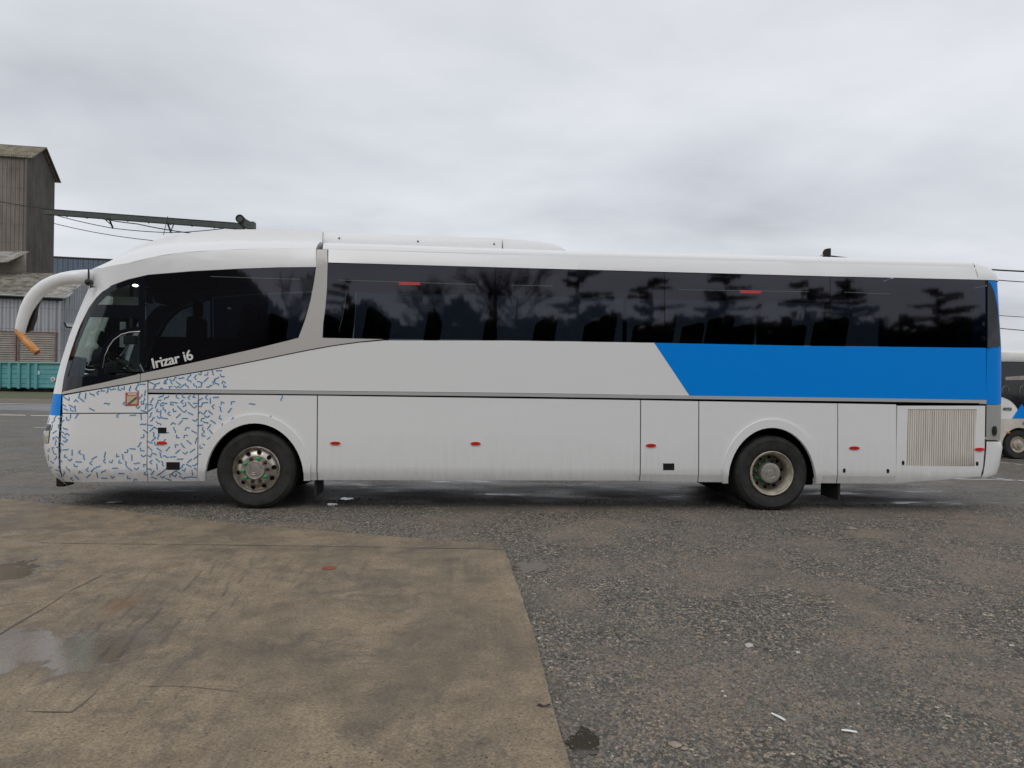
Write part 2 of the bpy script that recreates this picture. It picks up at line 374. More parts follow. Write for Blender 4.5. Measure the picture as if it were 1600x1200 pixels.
# ================================================================ SETTING
# ---- ground sheet
bm = bmesh.new()
xs = [-900, -300, -90, -40, -20] + [-12+i*1.0 for i in range(36)] + [30, 50, 100, 300, 900]
ys = [-300, -90, -40, -20] + [-12+i*1.0 for i in range(30)] + [25, 40, 70, 110, 300, 900]
grid(bm, [[(x, y, 0) for x in xs] for y in ys])
bmesh.ops.recalc_face_normals(bm, faces=bm.faces)
for f in bm.faces:
    if f.normal.z < 0: f.normal_flip()
tag(obj('ground', bm, M['asphalt']), kind='structure')

def sheet(name, pts, z, m, kind='structure'):
    bm = bmesh.new(); f = bm.faces.new([bm.verts.new((p[0], p[1], z)) for p in pts])
    bmesh.ops.recalc_face_normals(bm, faces=[f])
    if f.normal.z < 0: f.normal_flip()
    bmesh.ops.triangulate(bm, faces=bm.faces)
    return tag(obj(name, bm, m), kind=kind)

# ---- concrete slab
ZS = .028
edge = [(-90, 772), (0, 779), (110, 789), (250, 805), (400, 821), (560, 834), (700, 844), (770, 849), (787, 857), (800, 890), (822, 950), (840, 1010), (858, 1080), (875, 1140), (892, 1205)]
P = [gnd(x, y, ZS) for x, y in edge]
d0 = (P[-1]-P[-4]).normalized(); P.append(P[-1]+d0*14)
dl = (P[0]-P[1]).normalized(); P.insert(0, P[0]+dl*30)
fine_ = [P[0]]
for a, b in zip(P, P[1:]):
    k = max(1, min(60, int((b-a).length/.07)))
    for i in range(1, k+1):
        q = a.lerp(b, i/k); t = (b-a).normalized(); nn = Vector((-t.y, t.x, 0))
        q = q + nn*(mnoise.noise(q*2.2)*.006+mnoise.noise(q*9)*.006+mnoise.noise(q*31)*.006); fine_.append(q)
poly = fine_+[Vector((fine_[-1].x, -26, ZS)), Vector((fine_[0].x, -26, ZS))]
poly = [Vector((p.x, p.y, ZS)) for p in poly]
bm = bmesh.new(); tri = geometry.tessellate_polygon([poly]); vs = [bm.verts.new(p) for p in poly]
for t in tri:
    try: bm.faces.new([vs[i] for i in t])
    except ValueError: pass
bmesh.ops.recalc_face_normals(bm, faces=bm.faces)
for f in bm.faces:
    if f.normal.z < 0: f.normal_flip()
lowr = [bm.verts.new(Vector((p.x, p.y, -.02))+Vector((mnoise.noise(p*7)*.006, mnoise.noise(p*8)*.006, 0))) for p in poly]
for i in range(len(poly)-1): bm.faces.new((vs[i], vs[i+1], lowr[i+1], lowr[i]))
tag(obj('concrete_slab', bm, M['concrete'], merge=False), kind='structure')

def strip_px(name, pts, wdt, z, m, rough=.3):
    bm = bmesh.new(); Q = [gnd(x, y, z) for x, y in pts]; F_ = []
    for a, b in zip(Q, Q[1:]):
        k = max(1, int((b-a).length/.06)); F_ += [a.lerp(b, i/k) for i in range(k)]
    F_.append(Q[-1]); L, R = [], []
    for i, q in enumerate(F_):
        t = (F_[min(i+1, len(F_)-1)]-F_[max(i-1, 0)]).normalized(); nn = Vector((-t.y, t.x, 0))
        w_ = wdt*(1+rough*2.2*mnoise.noise(q*6)); j = nn*mnoise.noise(q*3)*wdt*.8
        L.append(q+nn*w_/2+j); R.append(q-nn*w_/2+j)
    grid(bm, [L, R]); bmesh.ops.recalc_face_normals(bm, faces=bm.faces)
    for f in bm.faces:
        if f.normal.z < 0: f.normal_flip()
    return tag(obj(name, bm, m), kind='structure')
strip_px('slab_joint', [(62, 848), (200, 850), (330, 851), (560, 854), (786, 858)], .012, ZS+.003, M['joint_dark'], .9)
strip_px('slab_joint', [(-60, 1022), (0, 990), (60, 955), (112, 922), (160, 898)], .010, ZS+.003, M['joint_dark'], .9)
strip_px('slab_crack', [(196, 1073), (262, 1071), (300, 1073), (372, 1080)], .0035, ZS+.003, M['joint_dark'], .9)
strip_px('slab_crack', [(40, 1111), (112, 1112), (128, 1100), (150, 1082)], .006, ZS+.003, M['joint_dark'], .9)
strip_px('slab_crack', [(486, 1000), (505, 1004), (530, 998)], .003, ZS+.003, M['joint_dark'], .9)
# ---- markings and far strips of ground (left)
def band(name, pts_px, z, m): return sheet(name, [gnd(x, y, z) for x, y in pts_px], z, m)
def lband(name, y0, y1, z, m): hh = .0149; band(name, [(-900, y0-900*hh), (420, y0+420*hh), (420, y1+420*hh), (-900, y1-900*hh)], z, m)
lband('grass_verge', 606.5, 621.5, .012, M['grass_green']); lband('gravel_path', 621.8, 629.5, .008, M['brown_gravel'])
lband('kerb_strip', 630.2, 631, .012, M['line_white']); lband('road', 632, 641, .006, M['road_grey'])
for (a, b, y, t) in ((0, 40, 647.5, 1.3), (48, 84, 648.5, 1.2), (54, 90, 667.8, .9), (-30, -6, 646.5, 1.2)):
    band('painted_line', [(a, y), (b, y+.6), (b, y+.6+t), (a, y+t)], .009, M['line_white'])
strip_px('tyre_track', [(-20, 718.5), (20, 717), (45, 712), (90, 706)], .05, .004, M['road_grey'], .6)
strip_px('painted_line', [(1340, 745), (1560, 749.5), (1720, 754)], .09, .005, M['line_white'], .5)
strip_px('painted_line', [(1540, 745), (1600, 751.5), (1720, 764)], .09, .006, M['line_white'], .5)
strip_px('painted_line', [(1500, 713), (1566, 722.5), (1640, 731)], .08, .005, M['line_white'], .5)
strip_px('painted_line', [(1560, 716.5), (1610, 720), (1700, 727)], .07, .006, M['line_white'], .5)
# ---- puddles
def puddle(cx, cy, rx, ry, z, name='puddle'):
    pts = []
    for k in range(60):
        a = 2*pi*k/60; q = Vector((cos(a), sin(a), cx*.01))
        r = 1+.35*mnoise.noise(q*1.6)+.22*mnoise.noise(q*5)+.1*mnoise.noise(q*11)
        pts.append(gnd(cx+rx*r*cos(a), cy+ry*r*sin(a), z))
    return sheet(name, pts, z, M['water'])
sheet('sand_patch', [gnd(830+26*cos(k*pi/14)*(1+.3*sin(3*k)+.15*cos(7*k)), 886+8*sin(k*pi/14)*(1+.3*sin(5*k)), .004) for k in range(28)], .004, plain('sand', (.155, .135, .108), .8, vary=.12, scale=20))
puddle(912, 1160, 23, 19, .004); 
puddle(518, 788, 9, 1.6, .004); puddle(541, 779, 10, 1.8, .004); puddle(205, 787, 14, 1.4, .004); puddle(182, 785, 16, 1.5, .005); puddle(120, 771, 22, 1.2, .004)

# ================================================================ COACH
BX, BY = 3.4, 1.275
coach = empty('coach', (BX, BY, 0), 'long white touring coach with dark windows and a blue rear panel, parked side-on', 'coach')
AF, NF = .85, 2.6                 # front corner, superellipse in plan
AR, NR = .42, 3.2                 # rear corner
def fr_min(xf, z, y0=0):
    return min(proj((xf+AF*(1-u), BY-(BY-y0)*(1-u**NF)**(1/NF), z))[0] for u in [i/80 for i in range(81)])
def rr_max(xr, z, y0=0):
    return max(proj((xr-AR*(1-u), BY-(BY-y0)*(1-u**NR)**(1/NR), z))[0] for u in [i/60 for i in range(61)])
def solve(fn, target, lo, hi, inc=True):
    for _ in range(40):
        m = (lo+hi)/2
        if (fn(m) < target): lo = m
        else: hi = m
    return (lo+hi)/2
SILF = [(97, 755), (88, 753), (80, 744), (75, 730), (69, 706), (68, 690), (71, 672), (76, 652), (79, 640), (83, 616), (89, 588), (96, 562), (108, 524), (120, 491), (131, 464), (138, 448), (139.5, 434), (140, 421)]
FRONT = []
for px, py in SILF:
    z = at(px, py, .2).z; FRONT.append((z, solve(lambda x: fr_min(x, z), px, -5, 1)))
FRONT.sort()
SILR = [(1548, 746), (1557, 741), (1562, 725), (1566.5, 698), (1562.5, 688), (1564, 660), (1564.5, 631), (1564.5, 543), (1562.5, 500), (1560, 440)]
REAR = []
for px, py in SILR:
    z = at(px, py, .15).z; REAR.append((z, solve(lambda x: rr_max(x, z), px, 7, 13)))
REAR.sort()
def xf(z): return pl(FRONT, z)
def xr(z): return pl(REAR, z)
ZT = at(900, 422, 0).z
def yb(x, z):                                      # depth of the near body side at (x, z)
    y = .025*max(0, z-2.3) + (.38*(.50-z) if z < .5 else 0) + (1.5*(z-3.235)**2 if z > 3.235 else 0)
    u = (xf(z)+AF-x)/AF
    if u > 0: y += BY*(1-max(0, 1-min(u, 1)**NF)**(1/NF))
    u = (x-(xr(z)-AR))/AR
    if u > 0: y += BY*(1-max(0, 1-min(u, 1)**NR)**(1/NR))
    return min(y, BY)
def S(px, py):
    Y = 0
    for _ in range(6):
        p = at(px, py, Y); Y = .5*Y+.5*min(yb(p.x, p.z), .8)
    for _ in range(6):
        p = at(px, py, Y); Y = .5*Y+.5*min(yb(p.x, p.z), .8)
    return (p.x, p.z)
def skin(name, pts, m, parent=coach, off=0., th=.02, holes=(), px=True, both=False, only=None, gx=.16, gz=.2, smooth=True):
    out = []
    loops = [[S(*p) if px else p for p in L] for L in [pts]+list(holes)]
    for mirror in (only if only is not None else (0, 1) if both else (0,)):
        bm = bmesh.new(); L3 = [[Vector((x, 0, z)) for x, z in L] for L in loops]
        flat = [v for L in L3 for v in L]; es = []
        for L in L3:
            L = [v for i, v in enumerate(L) if (v-L[i-1]).length > 1e-4]; vs = [bm.verts.new(v) for v in L]
            es += [bm.edges.new((vs[i-1], vs[i])) for i in range(len(vs))]
        bmesh.ops.triangle_fill(bm, use_beauty=True, use_dissolve=False, edges=es, normal=(0, -1, 0))
        bmesh.ops.recalc_face_normals(bm, faces=bm.faces)
        x0, x1 = min(v.x for v in flat), max(v.x for v in flat); z0, z1 = min(v.z for v in flat), max(v.z for v in flat)
        cuts = []
        x = x0
        while x < x1:
            st = .03 if (x < xf(1.2)+AF*.6 or x > xr(1.2)-AR*.9) else (.08 if x < xf(2.5)+AF+.6 else gx*3); x += st
            cuts.append(((x, 0, 0), (1, 0, 0)))
        cuts += [((0, 0, z), (0, 0, 1)) for z in [.5, 2.3]+[z0+gz*k for k in range(1, int((z1-z0)/gz)+1)] if z0 < z < z1]
        for co, no in cuts:
            bmesh.ops.bisect_plane(bm, geom=bm.verts[:]+bm.edges[:]+bm.faces[:], plane_co=co, plane_no=no, dist=1e-5)
        for v in bm.verts: v.co.y = yb(v.co.x, v.co.z)-off
        for f in bm.faces:
            f.smooth = smooth
        front = bm.faces[:]
        bm.normal_update()
        if sum(f.normal.y*f.calc_area() for f in front) > 0: bmesh.ops.reverse_faces(bm, faces=front)
        bd = [e for e in bm.edges if e.is_boundary]
        g = bmesh.ops.extrude_edge_only(bm, edges=bd)
        nv = [v for v in g['geom'] if isinstance(v, bmesh.types.BMVert)]
        for v in nv: v.co.y += th
        for f in g['geom']:
            if isinstance(f, bmesh.types.BMFace): f.smooth = False
        for e in bd: e.smooth = False
        if th > .004 and not holes:
            pass
        if mirror:
            for v in bm.verts: v.co.y = 2*BY-v.co.y
            bmesh.ops.reverse_faces(bm, faces=bm.faces)
        out.append(obj(name, bm, m, parent, merge=False))
    return out[0]
def ell(cx, cy, rx, ry, n_=16, a0=0, a1=2*pi, closed=True):
    return [(cx+rx*cos(a0+(a1-a0)*k/n_), cy-ry*sin(a0+(a1-a0)*k/n_)) for k in range(n_ if closed else n_+1)]
# ---- lines read off the photo
TOPL = [(96, 616), (231, 616.3), (430, 617.3), (1000, 625.3), (1092, 627), (1275, 630), (1400, 632), (1541, 633)]
BOTL = [(96, 752), (320, 751.5), (496, 750), (1000, 751), (1092, 753), (1309, 755), (1400, 755.5)]
tl = lambda x: pl(TOPL, x); bl = lambda x: pl(BOTL, x)
G_ = .85
def panel(name, a, b, top=None, m='white_paint', cut=None, **k):
    aL = a+G_; bR = b-G_
    t_ = top or tl
    pts = [(aL, t_(a)), (lerp(aL, bR, .5), t_((a+b)/2)), (bR, t_(b)), (bR-.6, bl(b)-10), (bR-2.0 if b > 800 else bR, bl(b))]
    if cut:
        cx, cy, rx, ry = cut
        pts += [(cx+rx, bl(cx+rx))]+ell(cx, cy, rx, ry, 26, .0, pi, False)+[(cx-rx, bl(cx-rx))]
    pts += [(aL-2.0 if a > 800 else aL, bl(a)), (aL-.6, bl(a)-10)]
    return skin(name, pts, M[m], both=True, th=.035, **k)
panel('door_panel', 97, 231, top=lambda x: 646.5)
panel('side_panel', 231, 310); panel('luggage_door', 496, 1001); panel('side_panel', 1001, 1092); panel('luggage_door', 1309, 1401)
FA = (398, 749, 77, 87.5); RA = (1205.5, 754, 68.5, 85.5)
panel('wheel_arch_panel', 310, 496, cut=FA); panel('wheel_arch_panel', 1092, 1309, cut=RA)
for (cx, cy, rx, ry), (ox, oy), b_ in ((FA, (90, 101.5), 751), (RA, (80, 99), 755)):
    pts = [(cx+rx+.01, b_)]+ell(cx, cy, rx+.3, ry+.3, 30, 0, pi, False)+[(cx-rx, b_), (cx-ox+3, b_)]+ell(cx, cy, ox, oy, 30, pi*.93, pi*.07, False)+[(cx+ox-3, b_)]
    skin('wheel_arch_trim', pts, M['white_paint'], both=True, off=.022, th=.05)
# rear panel with grille opening
GR = [(1418.5, 639.5), (1526, 639.5), (1523, 728.5), (1416, 728)]
skin('engine_door', [(1402, 634), (1539.5, 634), (1538.5, 700), (1536, 730), (1532, 744.5), (1470, 750), (1398, 755), (1400, 744)], M['white_paint'], both=True, th=.035, holes=[GR])
bm = bmesh.new()
for i in range(32):
    xa = 1418+i*3.42; q0 = S(xa, 639.8); q1 = S(xa-.0022*88*10*(1-i/60), 728)
    x0, zt = q0; zb = q1[1]
    yy_ = yb(x0, 1); prism(bm, [(x0-.0125, yy_+.004, zt), (x0+.0125, yy_+.008, zt), (x0+.0115, yy_+.02, zt), (x0-.0125, yy_+.018, zt)], (q1[0]-x0, 0, zb-zt))
def grm(n):
    c = n.coord(); z = n.sep(c)[2]; x = n.sep(c)[0]
    s_ = n.noise(n.mapping(c, scale=(9, 9, .7)), 2, 5, .6)
    rust = n.math('MULTIPLY', n.ramp(n.math('ADD', z, n.math('MULTIPLY', s_, .35)), [(.68, 1), (1.0, 0)]), n.ramp(n.math('SUBTRACT', x, 5.6), [(.2, .1), (.9, 1)]))
    col = n.mix(n.ramp(s_, [(.4, .05), (.75, .6)]), (.78, .74, .66), (.50, .44, .35)); col = n.mix(n.math('MULTIPLY', rust, .8), col, (.10, .05, .02)); n.bsdf(col, .6)
mat('grille_beige', grm)
obj('grille', bm, M['grille_beige'], coach)
bm = bmesh.new(); a_ = S(1413, 636); b_ = S(1530, 732); box(bm, (a_[0], yb(a_[0], 1)+.03, b_[1]), (b_[0], yb(a_[0], 1)+.05, a_[1])); obj('grille_back', bm, M['nut_dark'], coach)
# ---- middle side: rail, white/blue panels
railt = lambda x: tl(x)-8.2; railb = lambda x: tl(x)-3.0
skin('side_rail', [(232, railt(232)), (800, railt(800)), (1541, railt(1541)), (1541, railb(1541)), (800, railb(800)), (232, railb(232))], M['rail_grey'], both=True, off=.006, th=.03)
WB = lambda x: pl([(505, 528.5), (1000, 533.8), (1040, 536), (1270, 540), (1541, 543)], x)
SBB = [(97, 617), (150, 608), (220, 596.5), (340, 575.5), (410, 561.5), (476, 548), (520, 540), (560, 534.5), (600, 531)]
skin('door_upper_panel', [(97.8, 618.6)]+[(x, pl(SBB, x)+1.2) for x in (150, 220, 230)]+[(230, 644.8), (97.8, 644.8)], M['white_paint'], both=True, th=.03)
BLUE0 = (1022, 1077)
skin('side_wall', [(232, pl(SBB, 232)+1)]+[(x, pl(SBB, x)+1) for x in (340, 410, 476, 520, 560, 600)]+[(800, WB(800)+.6), (BLUE0[0], WB(1022)+.6), (BLUE0[1], railt(1077)-.5), (800, railt(800)-.5), (232, railt(232)-.5)], M['white_paint'], both=True, th=.03)
skin('side_wall', [(BLUE0[0]+.3, WB(1022)+.6), (1270, WB(1270)+.6), (1541, WB(1541)+.6), (1541, railt(1541)-.5), (1300, railt(1300)-.5), (BLUE0[1]+.3, railt(1077)-.5)], M['blue_paint'], both=True, th=.03)['label'] = 'blue painted rear section of the side wall'
# ---- front glass, driver's window
GL = [(97.2, 611.5), (100, 592), (105, 570), (112, 546), (125, 510), (140, 480), (150, 466), (161, 455), (176, 446.5), (200, 437.5), (227, 430.5)]
GT = [(231, 430), (300, 424.3), (380, 420.3), (440, 418.4), (492.5, 418)]
GB = [(466.5, 527), (400, 543.5), (300, 566), (231, 580.5)]
H1 = [(152, 476), (166, 462), (175, 455.5), (185, 450.5), (200, 445.5), (209, 443.8), (217.5, 443.6), (217, 477.3)]
H2 = [(139, 495.7), (216.5, 497), (216, 510), (201, 512.3), (185, 516.5), (172, 525), (161, 541), (155.7, 556.6), (153.3, 572), (152.5, 587.4), (105.5, 589), (110.6, 572.4), (121.6, 537.6), (131, 514)]
H3 = [(218, 519.4), (201, 520.8), (188, 525), (177, 535), (167.5, 550), (162.8, 566), (161.2, 583), (218, 583)]
skin('drivers_window_frame', GL+[(227.3, 580.6), (160, 597)], M['frit_black'], th=.012, holes=[H1, H2, H3])
for H in (H1, H2, H3): skin('drivers_window', H, M['clear_glass'], off=-.006, th=.001)
FH = [(101.5, 606), (104, 592), (116, 547), (129, 511), (143, 482), (154, 468), (164, 458), (178, 449.5), (202, 440.5), (223, 435), (223, 577), (160, 591)]
skin('door_frame', GL+[(227.3, 580.6), (160, 597)], M['frit_black'], only=(1,), th=.012, holes=[FH])
skin('door_glass', FH, M['clear_glass'], only=(1,), off=-.006, th=.001)
def ring_px(name, pts, wdt, m, off):                 # thin bead following a line on the body side
    bm = bmesh.new(); Q = []
    for p in pts:
        x, z = S(*p); Q.append(Vector((x, yb(x, z)-off, z)))
    tube(bm, Q, wdt, 6); return obj(name, bm, m, coach, smooth=True)
ring_px('window_bead', [(219, 518), (203, 519), (190, 522.5), (178, 531), (169, 544), (163.5, 558), (160.5, 575)], .006, M['chrome'], .004)
skin('window', [(228.3, 430.4)]+GT+[(490, 440), (484.5, 470), (477, 497)]+GB+[(228.3, 581.2)], M['tinted_glass'], both=True, th=.006)
# silver pillar + diagonal band
skin('silver_band', [(97.2, 612.6), (160, 598.2), (219, 584.2), (219, 596), (150, 607.6), (97.2, 616.3)], M['silver_paint'], both=True, off=.006, th=.03)
skin('silver_band', [(220.2, 584)]+[(x, y+1.2) for x, y in GB[::-1]]+[(478, 497), (485.5, 470), (491, 440), (494, 418), (495, 390), (511.5, 390), (512, 411), (511, 450), (508.5, 480), (505, 505), (504, 528), (600, 530), (560, 534), (520, 539.5), (476, 547.5), (410, 561), (340, 575), (220.2, 596)], M['silver_paint'], both=True, off=.008, th=.03)
# ---- main windows
WT = lambda x: pl([(510, 411), (700, 416.2), (900, 422), (1100, 427.6), (1300, 432.8), (1530, 438)], x)
for a, b in ((512.5, 774), (774, 1038.5), (1038.5, 1297), (1297, 1541)):
    L = [(a+.4, WT(a)), ((a+b)/2, WT((a+b)/2)), (b-.4, WT(b)), (b-.4, WB(b)), ((a+b)/2, WB((a+b)/2)), (a+.4 if a > 600 else 505.5, WB(a))]
    if a < 600: L += [(509, 480), (511.5, 450)]
    skin('window', L, M['tinted_glass'], both=True, th=.006)
skin('rear_corner_window', [(1541.4, 438.5), (1546, 444), (1552, 456), (1557, 480), (1560, 510), (1561.5, 541), (1541.4, 543)], M['frit_black'], both=True, off=.022, th=.02)
# dotted tear line and red exit labels stuck on the glass
for x0, x1, y0, y1 in ((530, 745, 437.5, 444.5), (800, 865, 445.5, 447), (1062, 1265, 452.5, 456), (1320, 1392, 456.5, 459.5), (330, 470, 432, 436.5)):
    k = int((x1-x0)/2.6); bm = bmesh.new()
    for i in range(k):
        x, z = S(lerp(x0, x1, i/k), lerp(y0, y1, i/k)); y = yb(x, z)
        box(bm, (x-.0045, y-.003, z-.004), (x+.0045, y-.001, z+.004))
    obj('tear_line', bm, M['dotted'], coach)
for cx, cy in ((640, 443), (1172.5, 456)):
    skin('exit_label', [(cx-16.5, cy-2.6), (cx+16.5, cy-2), (cx+16.5, cy+2.6), (cx-16.5, cy+2)], M['exit_label'], off=.004, th=.003)
# ---- cantrail (above the glass)
CR2 = [(141, 421), (160, 418.6), (200, 411), (240, 401.5), (280, 395.2), (340, 391), (420, 388.5), (494, 388)]
CR = lambda x: pl([(512, 389.5), (700, 394.8), (900, 401), (1240, 410), (1530, 417.5)], x)
skin('front_cantrail', CR2+[(494, 417.2), (440, 417.6), (380, 419.5), (300, 423.5), (231, 429.2), (200, 436.5), (176, 445.3), (161, 452), (156, 449.8), (141, 446)], M['roof_white'], both=True, off=.002, th=.03)
skin('cantrail', [(513, CR(513)), (900, CR(900)), (1240, CR(1240)), (1533, CR(1533)), (1534.5, WT(1533)-1), (1300, WT(1300)-1), (900, WT(900)-1), (513, WT(513)-1)], M['roof_white'], both=True, off=.002, th=.03)
# ---- front and rear end shells (lofted plan outlines)
def outline(kind, z, x_start, y0_=None, n_=26, off=0.0, ystop=None):
    pts = []
    if kind == 'f':
        e, A, Nn, s = xf(z), AF, NF, 1
    else:
        e, A, Nn, s = xr(z), AR, NR, -1
    base = yb(4, z) if y0_ is None else y0_
    xc = e+A*s; us = max(0.0, min(.999, (xc-x_start)/A*s))
    th0 = math.asin(min(1, us**(Nn/2)))
    for k in range(n_+1):
        t = th0+(pi/2-th0)*(k/n_); u = sin(t)**(2/Nn); y = BY-(BY-base)*max(0, cos(t))**(2/Nn)
        pts.append((xc-s*A*u, y))
    if (x_start-xc)*s > 0: pts = [(x_start, base)]+pts[:1]+pts[1:]
    else: pts = [pts[0]]+pts
    full = [Vector((x, y, z)) for x, y in pts]+[Vector((x, 2*BY-y, z)) for x, y in pts[::-1][1:]]
    return full
def shell(name, kind, levels, m, k0=None, k1=None, start=None, y0f=None, parent=coach):
    rows = []
    for z in levels:
        o = outline(kind, z, start(z), y0f(z) if y0f else None)
        rows.append(o[k0:k1] if k0 is not None else o)
    bm = bmesh.new(); grid(bm, rows); bmesh.ops.recalc_face_normals(bm, faces=bm.faces)
    return obj(name, bm, m, parent, smooth=True, ang=50)
def zz(px, py): return S(px, py)[1]
def lev(a, b, k): return [a+(b-a)*i/k for i in range(k+1)]
GLz = sorted([(S(*p)[1], S(*p)[0]) for p in GL[:-2]])
def seam(z):                                        # where the front mask meets the side
    if z < GLz[0][0]: return S(96.2, 612)[0]
    return pl(GLz, z)-.008
z_b0, z_b1 = zz(90, 752), zz(90, 648)
shell('front_bumper', 'f', lev(z_b0, z_b1-.012, 14), M['white_paint'], start=seam)
shell('front_panel', 'f', lev(z_b1-.012, zz(90, 615.5), 5), M['blue_paint'], start=seam)['label'] = 'blue band across the front'
z_w0, z_w1 = zz(90, 615.5), zz(146, 449)
shell('front_pillar', 'f', lev(z_w0, z_w1, 20), M['white_paint'], 0, 15, start=seam)
shell('front_pillar', 'f', lev(z_w0, z_w1, 20), M['white_paint'], 45, None, start=seam)
shell('windscreen', 'f', lev(z_w0, z_w1, 20), M['windscreen_glass'], 14, 46, start=seam)
z_h1 = zz(143, 420.5)
shell('front_header', 'f', lev(z_w1+.01, z_h1, 4), M['roof_white'], start=lambda z: S(141, 435)[0])
rs = lambda z: S(1541, 560)[0]-.005 if z > zz(1541, 633) else S(pl([(-99, 1534), (0, 1535)], 0), 700)[0] if z < .5 else S(1541.3, 680)[0]
rl = sorted(set([zz(1550, 745), zz(1550, 738)]+[r[0] for r in REAR if r[0] < zz(1550, 690)]))
rs_b = lambda z: pl([(zz(1540, 746), S(1534.5, 745)[0]), (zz(1540, 733), S(1538, 733)[0]), (zz(1540, 700), S(1541.3, 700)[0])], z)
shell('rear_bumper', 'r', rl+[zz(1550, 690)], M['white_paint'], start=rs_b)
shell('rear_corner_panel', 'r', lev(zz(1550, 687.5), zz(1550, 632.5), 4), M['grey_corner'], start=lambda z: S(1541.3, 650)[0])
shell('rear_panel', 'r', lev(zz(1550, 631.8), zz(1550, 439), 26), M['blue_paint'], start=lambda z: S(1541.3, 600)[0])
# ---- roof
def curve3(pts, Y):                                  # px curve at a fixed depth -> 3d
    return [at(x, y, Y) for x, y in pts]
def zx(pts, Y):
    c = curve3(pts, Y); return [(p.x, p.z) for p in c]
RC = [(x, S(x, CR(x))[1]) for x in (513, 700, 900, 1240, 1533)]
RCx = [(S(x, CR(x))[0], S(x, CR(x))[1]) for x in (513, 700, 900, 1240, 1533)]
RSx = zx([(505, 379.5), (700, 386), (884, 392), (1240, 400.5), (1500, 407.3), (1530, 408.3)], .30)
def roof_row(x, x_in=0.0, dz=0.0):
    z1 = pl(RCx, x); z2 = pl(RSx, x); y1 = yb(4, z1)-.002; P_ = []
    for k in range(7):
        a = pi/2*k/6; P_.append((y1+(.32-y1)*(1-cos(a)), z1+(z2-z1)*sin(a)))
    for y in (.5, .8, 1.1, 1.275): P_.append((y, z2+.05*(1-((1.275-y)/.95)**2)))
    return [Vector((x, y, z)) for y, z in P_]+[Vector((x, 2*BY-y, z)) for y, z in P_[::-1][1:]]
xa, xb = S(503, 400)[0], S(1522, 417)[0]
bm = bmesh.new(); grid(bm, [roof_row(xa+(xb-xa)*i/40) for i in range(41)]); bmesh.ops.recalc_face_normals(bm, faces=bm.faces)
obj('roof', bm, M['roof_white'], coach, smooth=True, ang=60)
# dark joint under the roof ends
for x in (xb+.005,):
    bm = bmesh.new(); grid(bm, [[v+Vector((0, 0, -.03))+Vector((0, .02*(1 if v.y < BY else -1), 0)) for v in roof_row(x+dx)] for dx in (-.04, .04)])
    obj('roof_joint', bm, M['core_black'], coach)
# rear roof cap: shrinking plan outlines
SILT = [(1560, 440), (1558.5, 434), (1555, 427), (1549, 420.5), (1542, 416), (1533, 411.5), (1524, 409)]
zc0 = zz(1545, 437.5); rows = []
zr1 = pl(RCx, 99); zr2 = pl(RSx, 99)
for i in range(10):
    t = i/9; z = lerp(zc0, zr2+.005, t)
    py_t = proj((S(1545, 430)[0], .2, z))[1]
    ty = max(0, (z-zr1)/(zr2-zr1)); y0 = yb(4, min(z, zr1))-.002+(.30)*(1-sqrt(max(0, 1-min(ty, 1)**2)))
    pxs = pl(sorted([(b, a) for a, b in SILT]), py_t)
    xe = solve(lambda x: max(proj((x-AR*(1-u), BY-(BY-y0)*(1-u**NR)**(1/NR), z))[0] for u in [j/40 for j in range(41)]), pxs, 7, 13)
    o = []
    x0_ = xb+.012+.03*0
    for k in range(25):
        tt = pi/2*k/24; u = sin(tt)**(2/NR); y = BY-(BY-y0)*max(0, cos(tt))**(2/NR)
        o.append((max(xe-AR+AR*u, x0_), y))
    o = [(x0_, y0)]+o
    rows.append([Vector((x, y, z)) for x, y in o]+[Vector((x, 2*BY-y, z)) for x, y in o[::-1][1:]])
top = [Vector((lerp(v.x, xb+.5, .85), lerp(v.y, BY, .85), v.z+.04)) for v in rows[-1]]
bm = bmesh.new(); grid(bm, rows+[top]); bmesh.ops.recalc_face_normals(bm, faces=bm.faces)
obj('rear_roof_cap', bm, M['roof_white'], coach, smooth=True, ang=60)
# front roof cap: ridges C2 (crease) - C3 (shoulder) - C4 (pod edge) - centre
def resample(P_, k):
    L = [0]
    for a, b in zip(P_, P_[1:]): L.append(L[-1]+(b-a).length)
    out = []
    # Catmull-Rom through the control points
    for i in range(k+1):
        s = L[-1]*i/k; j = 0
        while j < len(L)-2 and L[j+1] < s: j += 1
        t = (s-L[j])/max(1e-9, L[j+1]-L[j]); p0 = P_[max(j-1, 0)]; p1 = P_[j]; p2 = P_[j+1]; p3 = P_[min(j+2, len(P_)-1)]
        out.append(.5*((2*p1)+(p2-p0)*t+(2*p0-5*p1+4*p2-p3)*t*t+(3*p1-p0-3*p2+p3)*t**3))
    return out
def onout(y, z): # point on the front outline at depth y
    w_ = (BY-y)/BY; u = max(0, 1-w_**NF)**(1/NF); return Vector((xf(z)+AF-AF*u, y, z))
zf = z_h1
C2 = [Vector((S(*p)[0], yb(*S(*p))-.002, S(*p)[1])) for p in CR2]
C3 = [onout(.33, zf)] + curve3([(178, 409), (205, 395), (235, 386.5), (270, 381), (350, 377.5), (430, 377.5), (503.2, 378.7)], .36)
C4 = [onout(.60, zf+.02)] + curve3([(196, 394.5), (215, 384.5), (240, 376), (275, 367.5), (330, 360.5), (400, 358.3), (504, 361)], .41)
C5 = [onout(1.275, zf+.02)] + [Vector((v.x-.10*(1-i/6), 1.275, v.z+.03-.04*(1-i/6))) for i, v in enumerate(C4[1:])]
K = 30; RS = [resample(c, K) for c in (C2, C3, C4, C5)]; rows = []
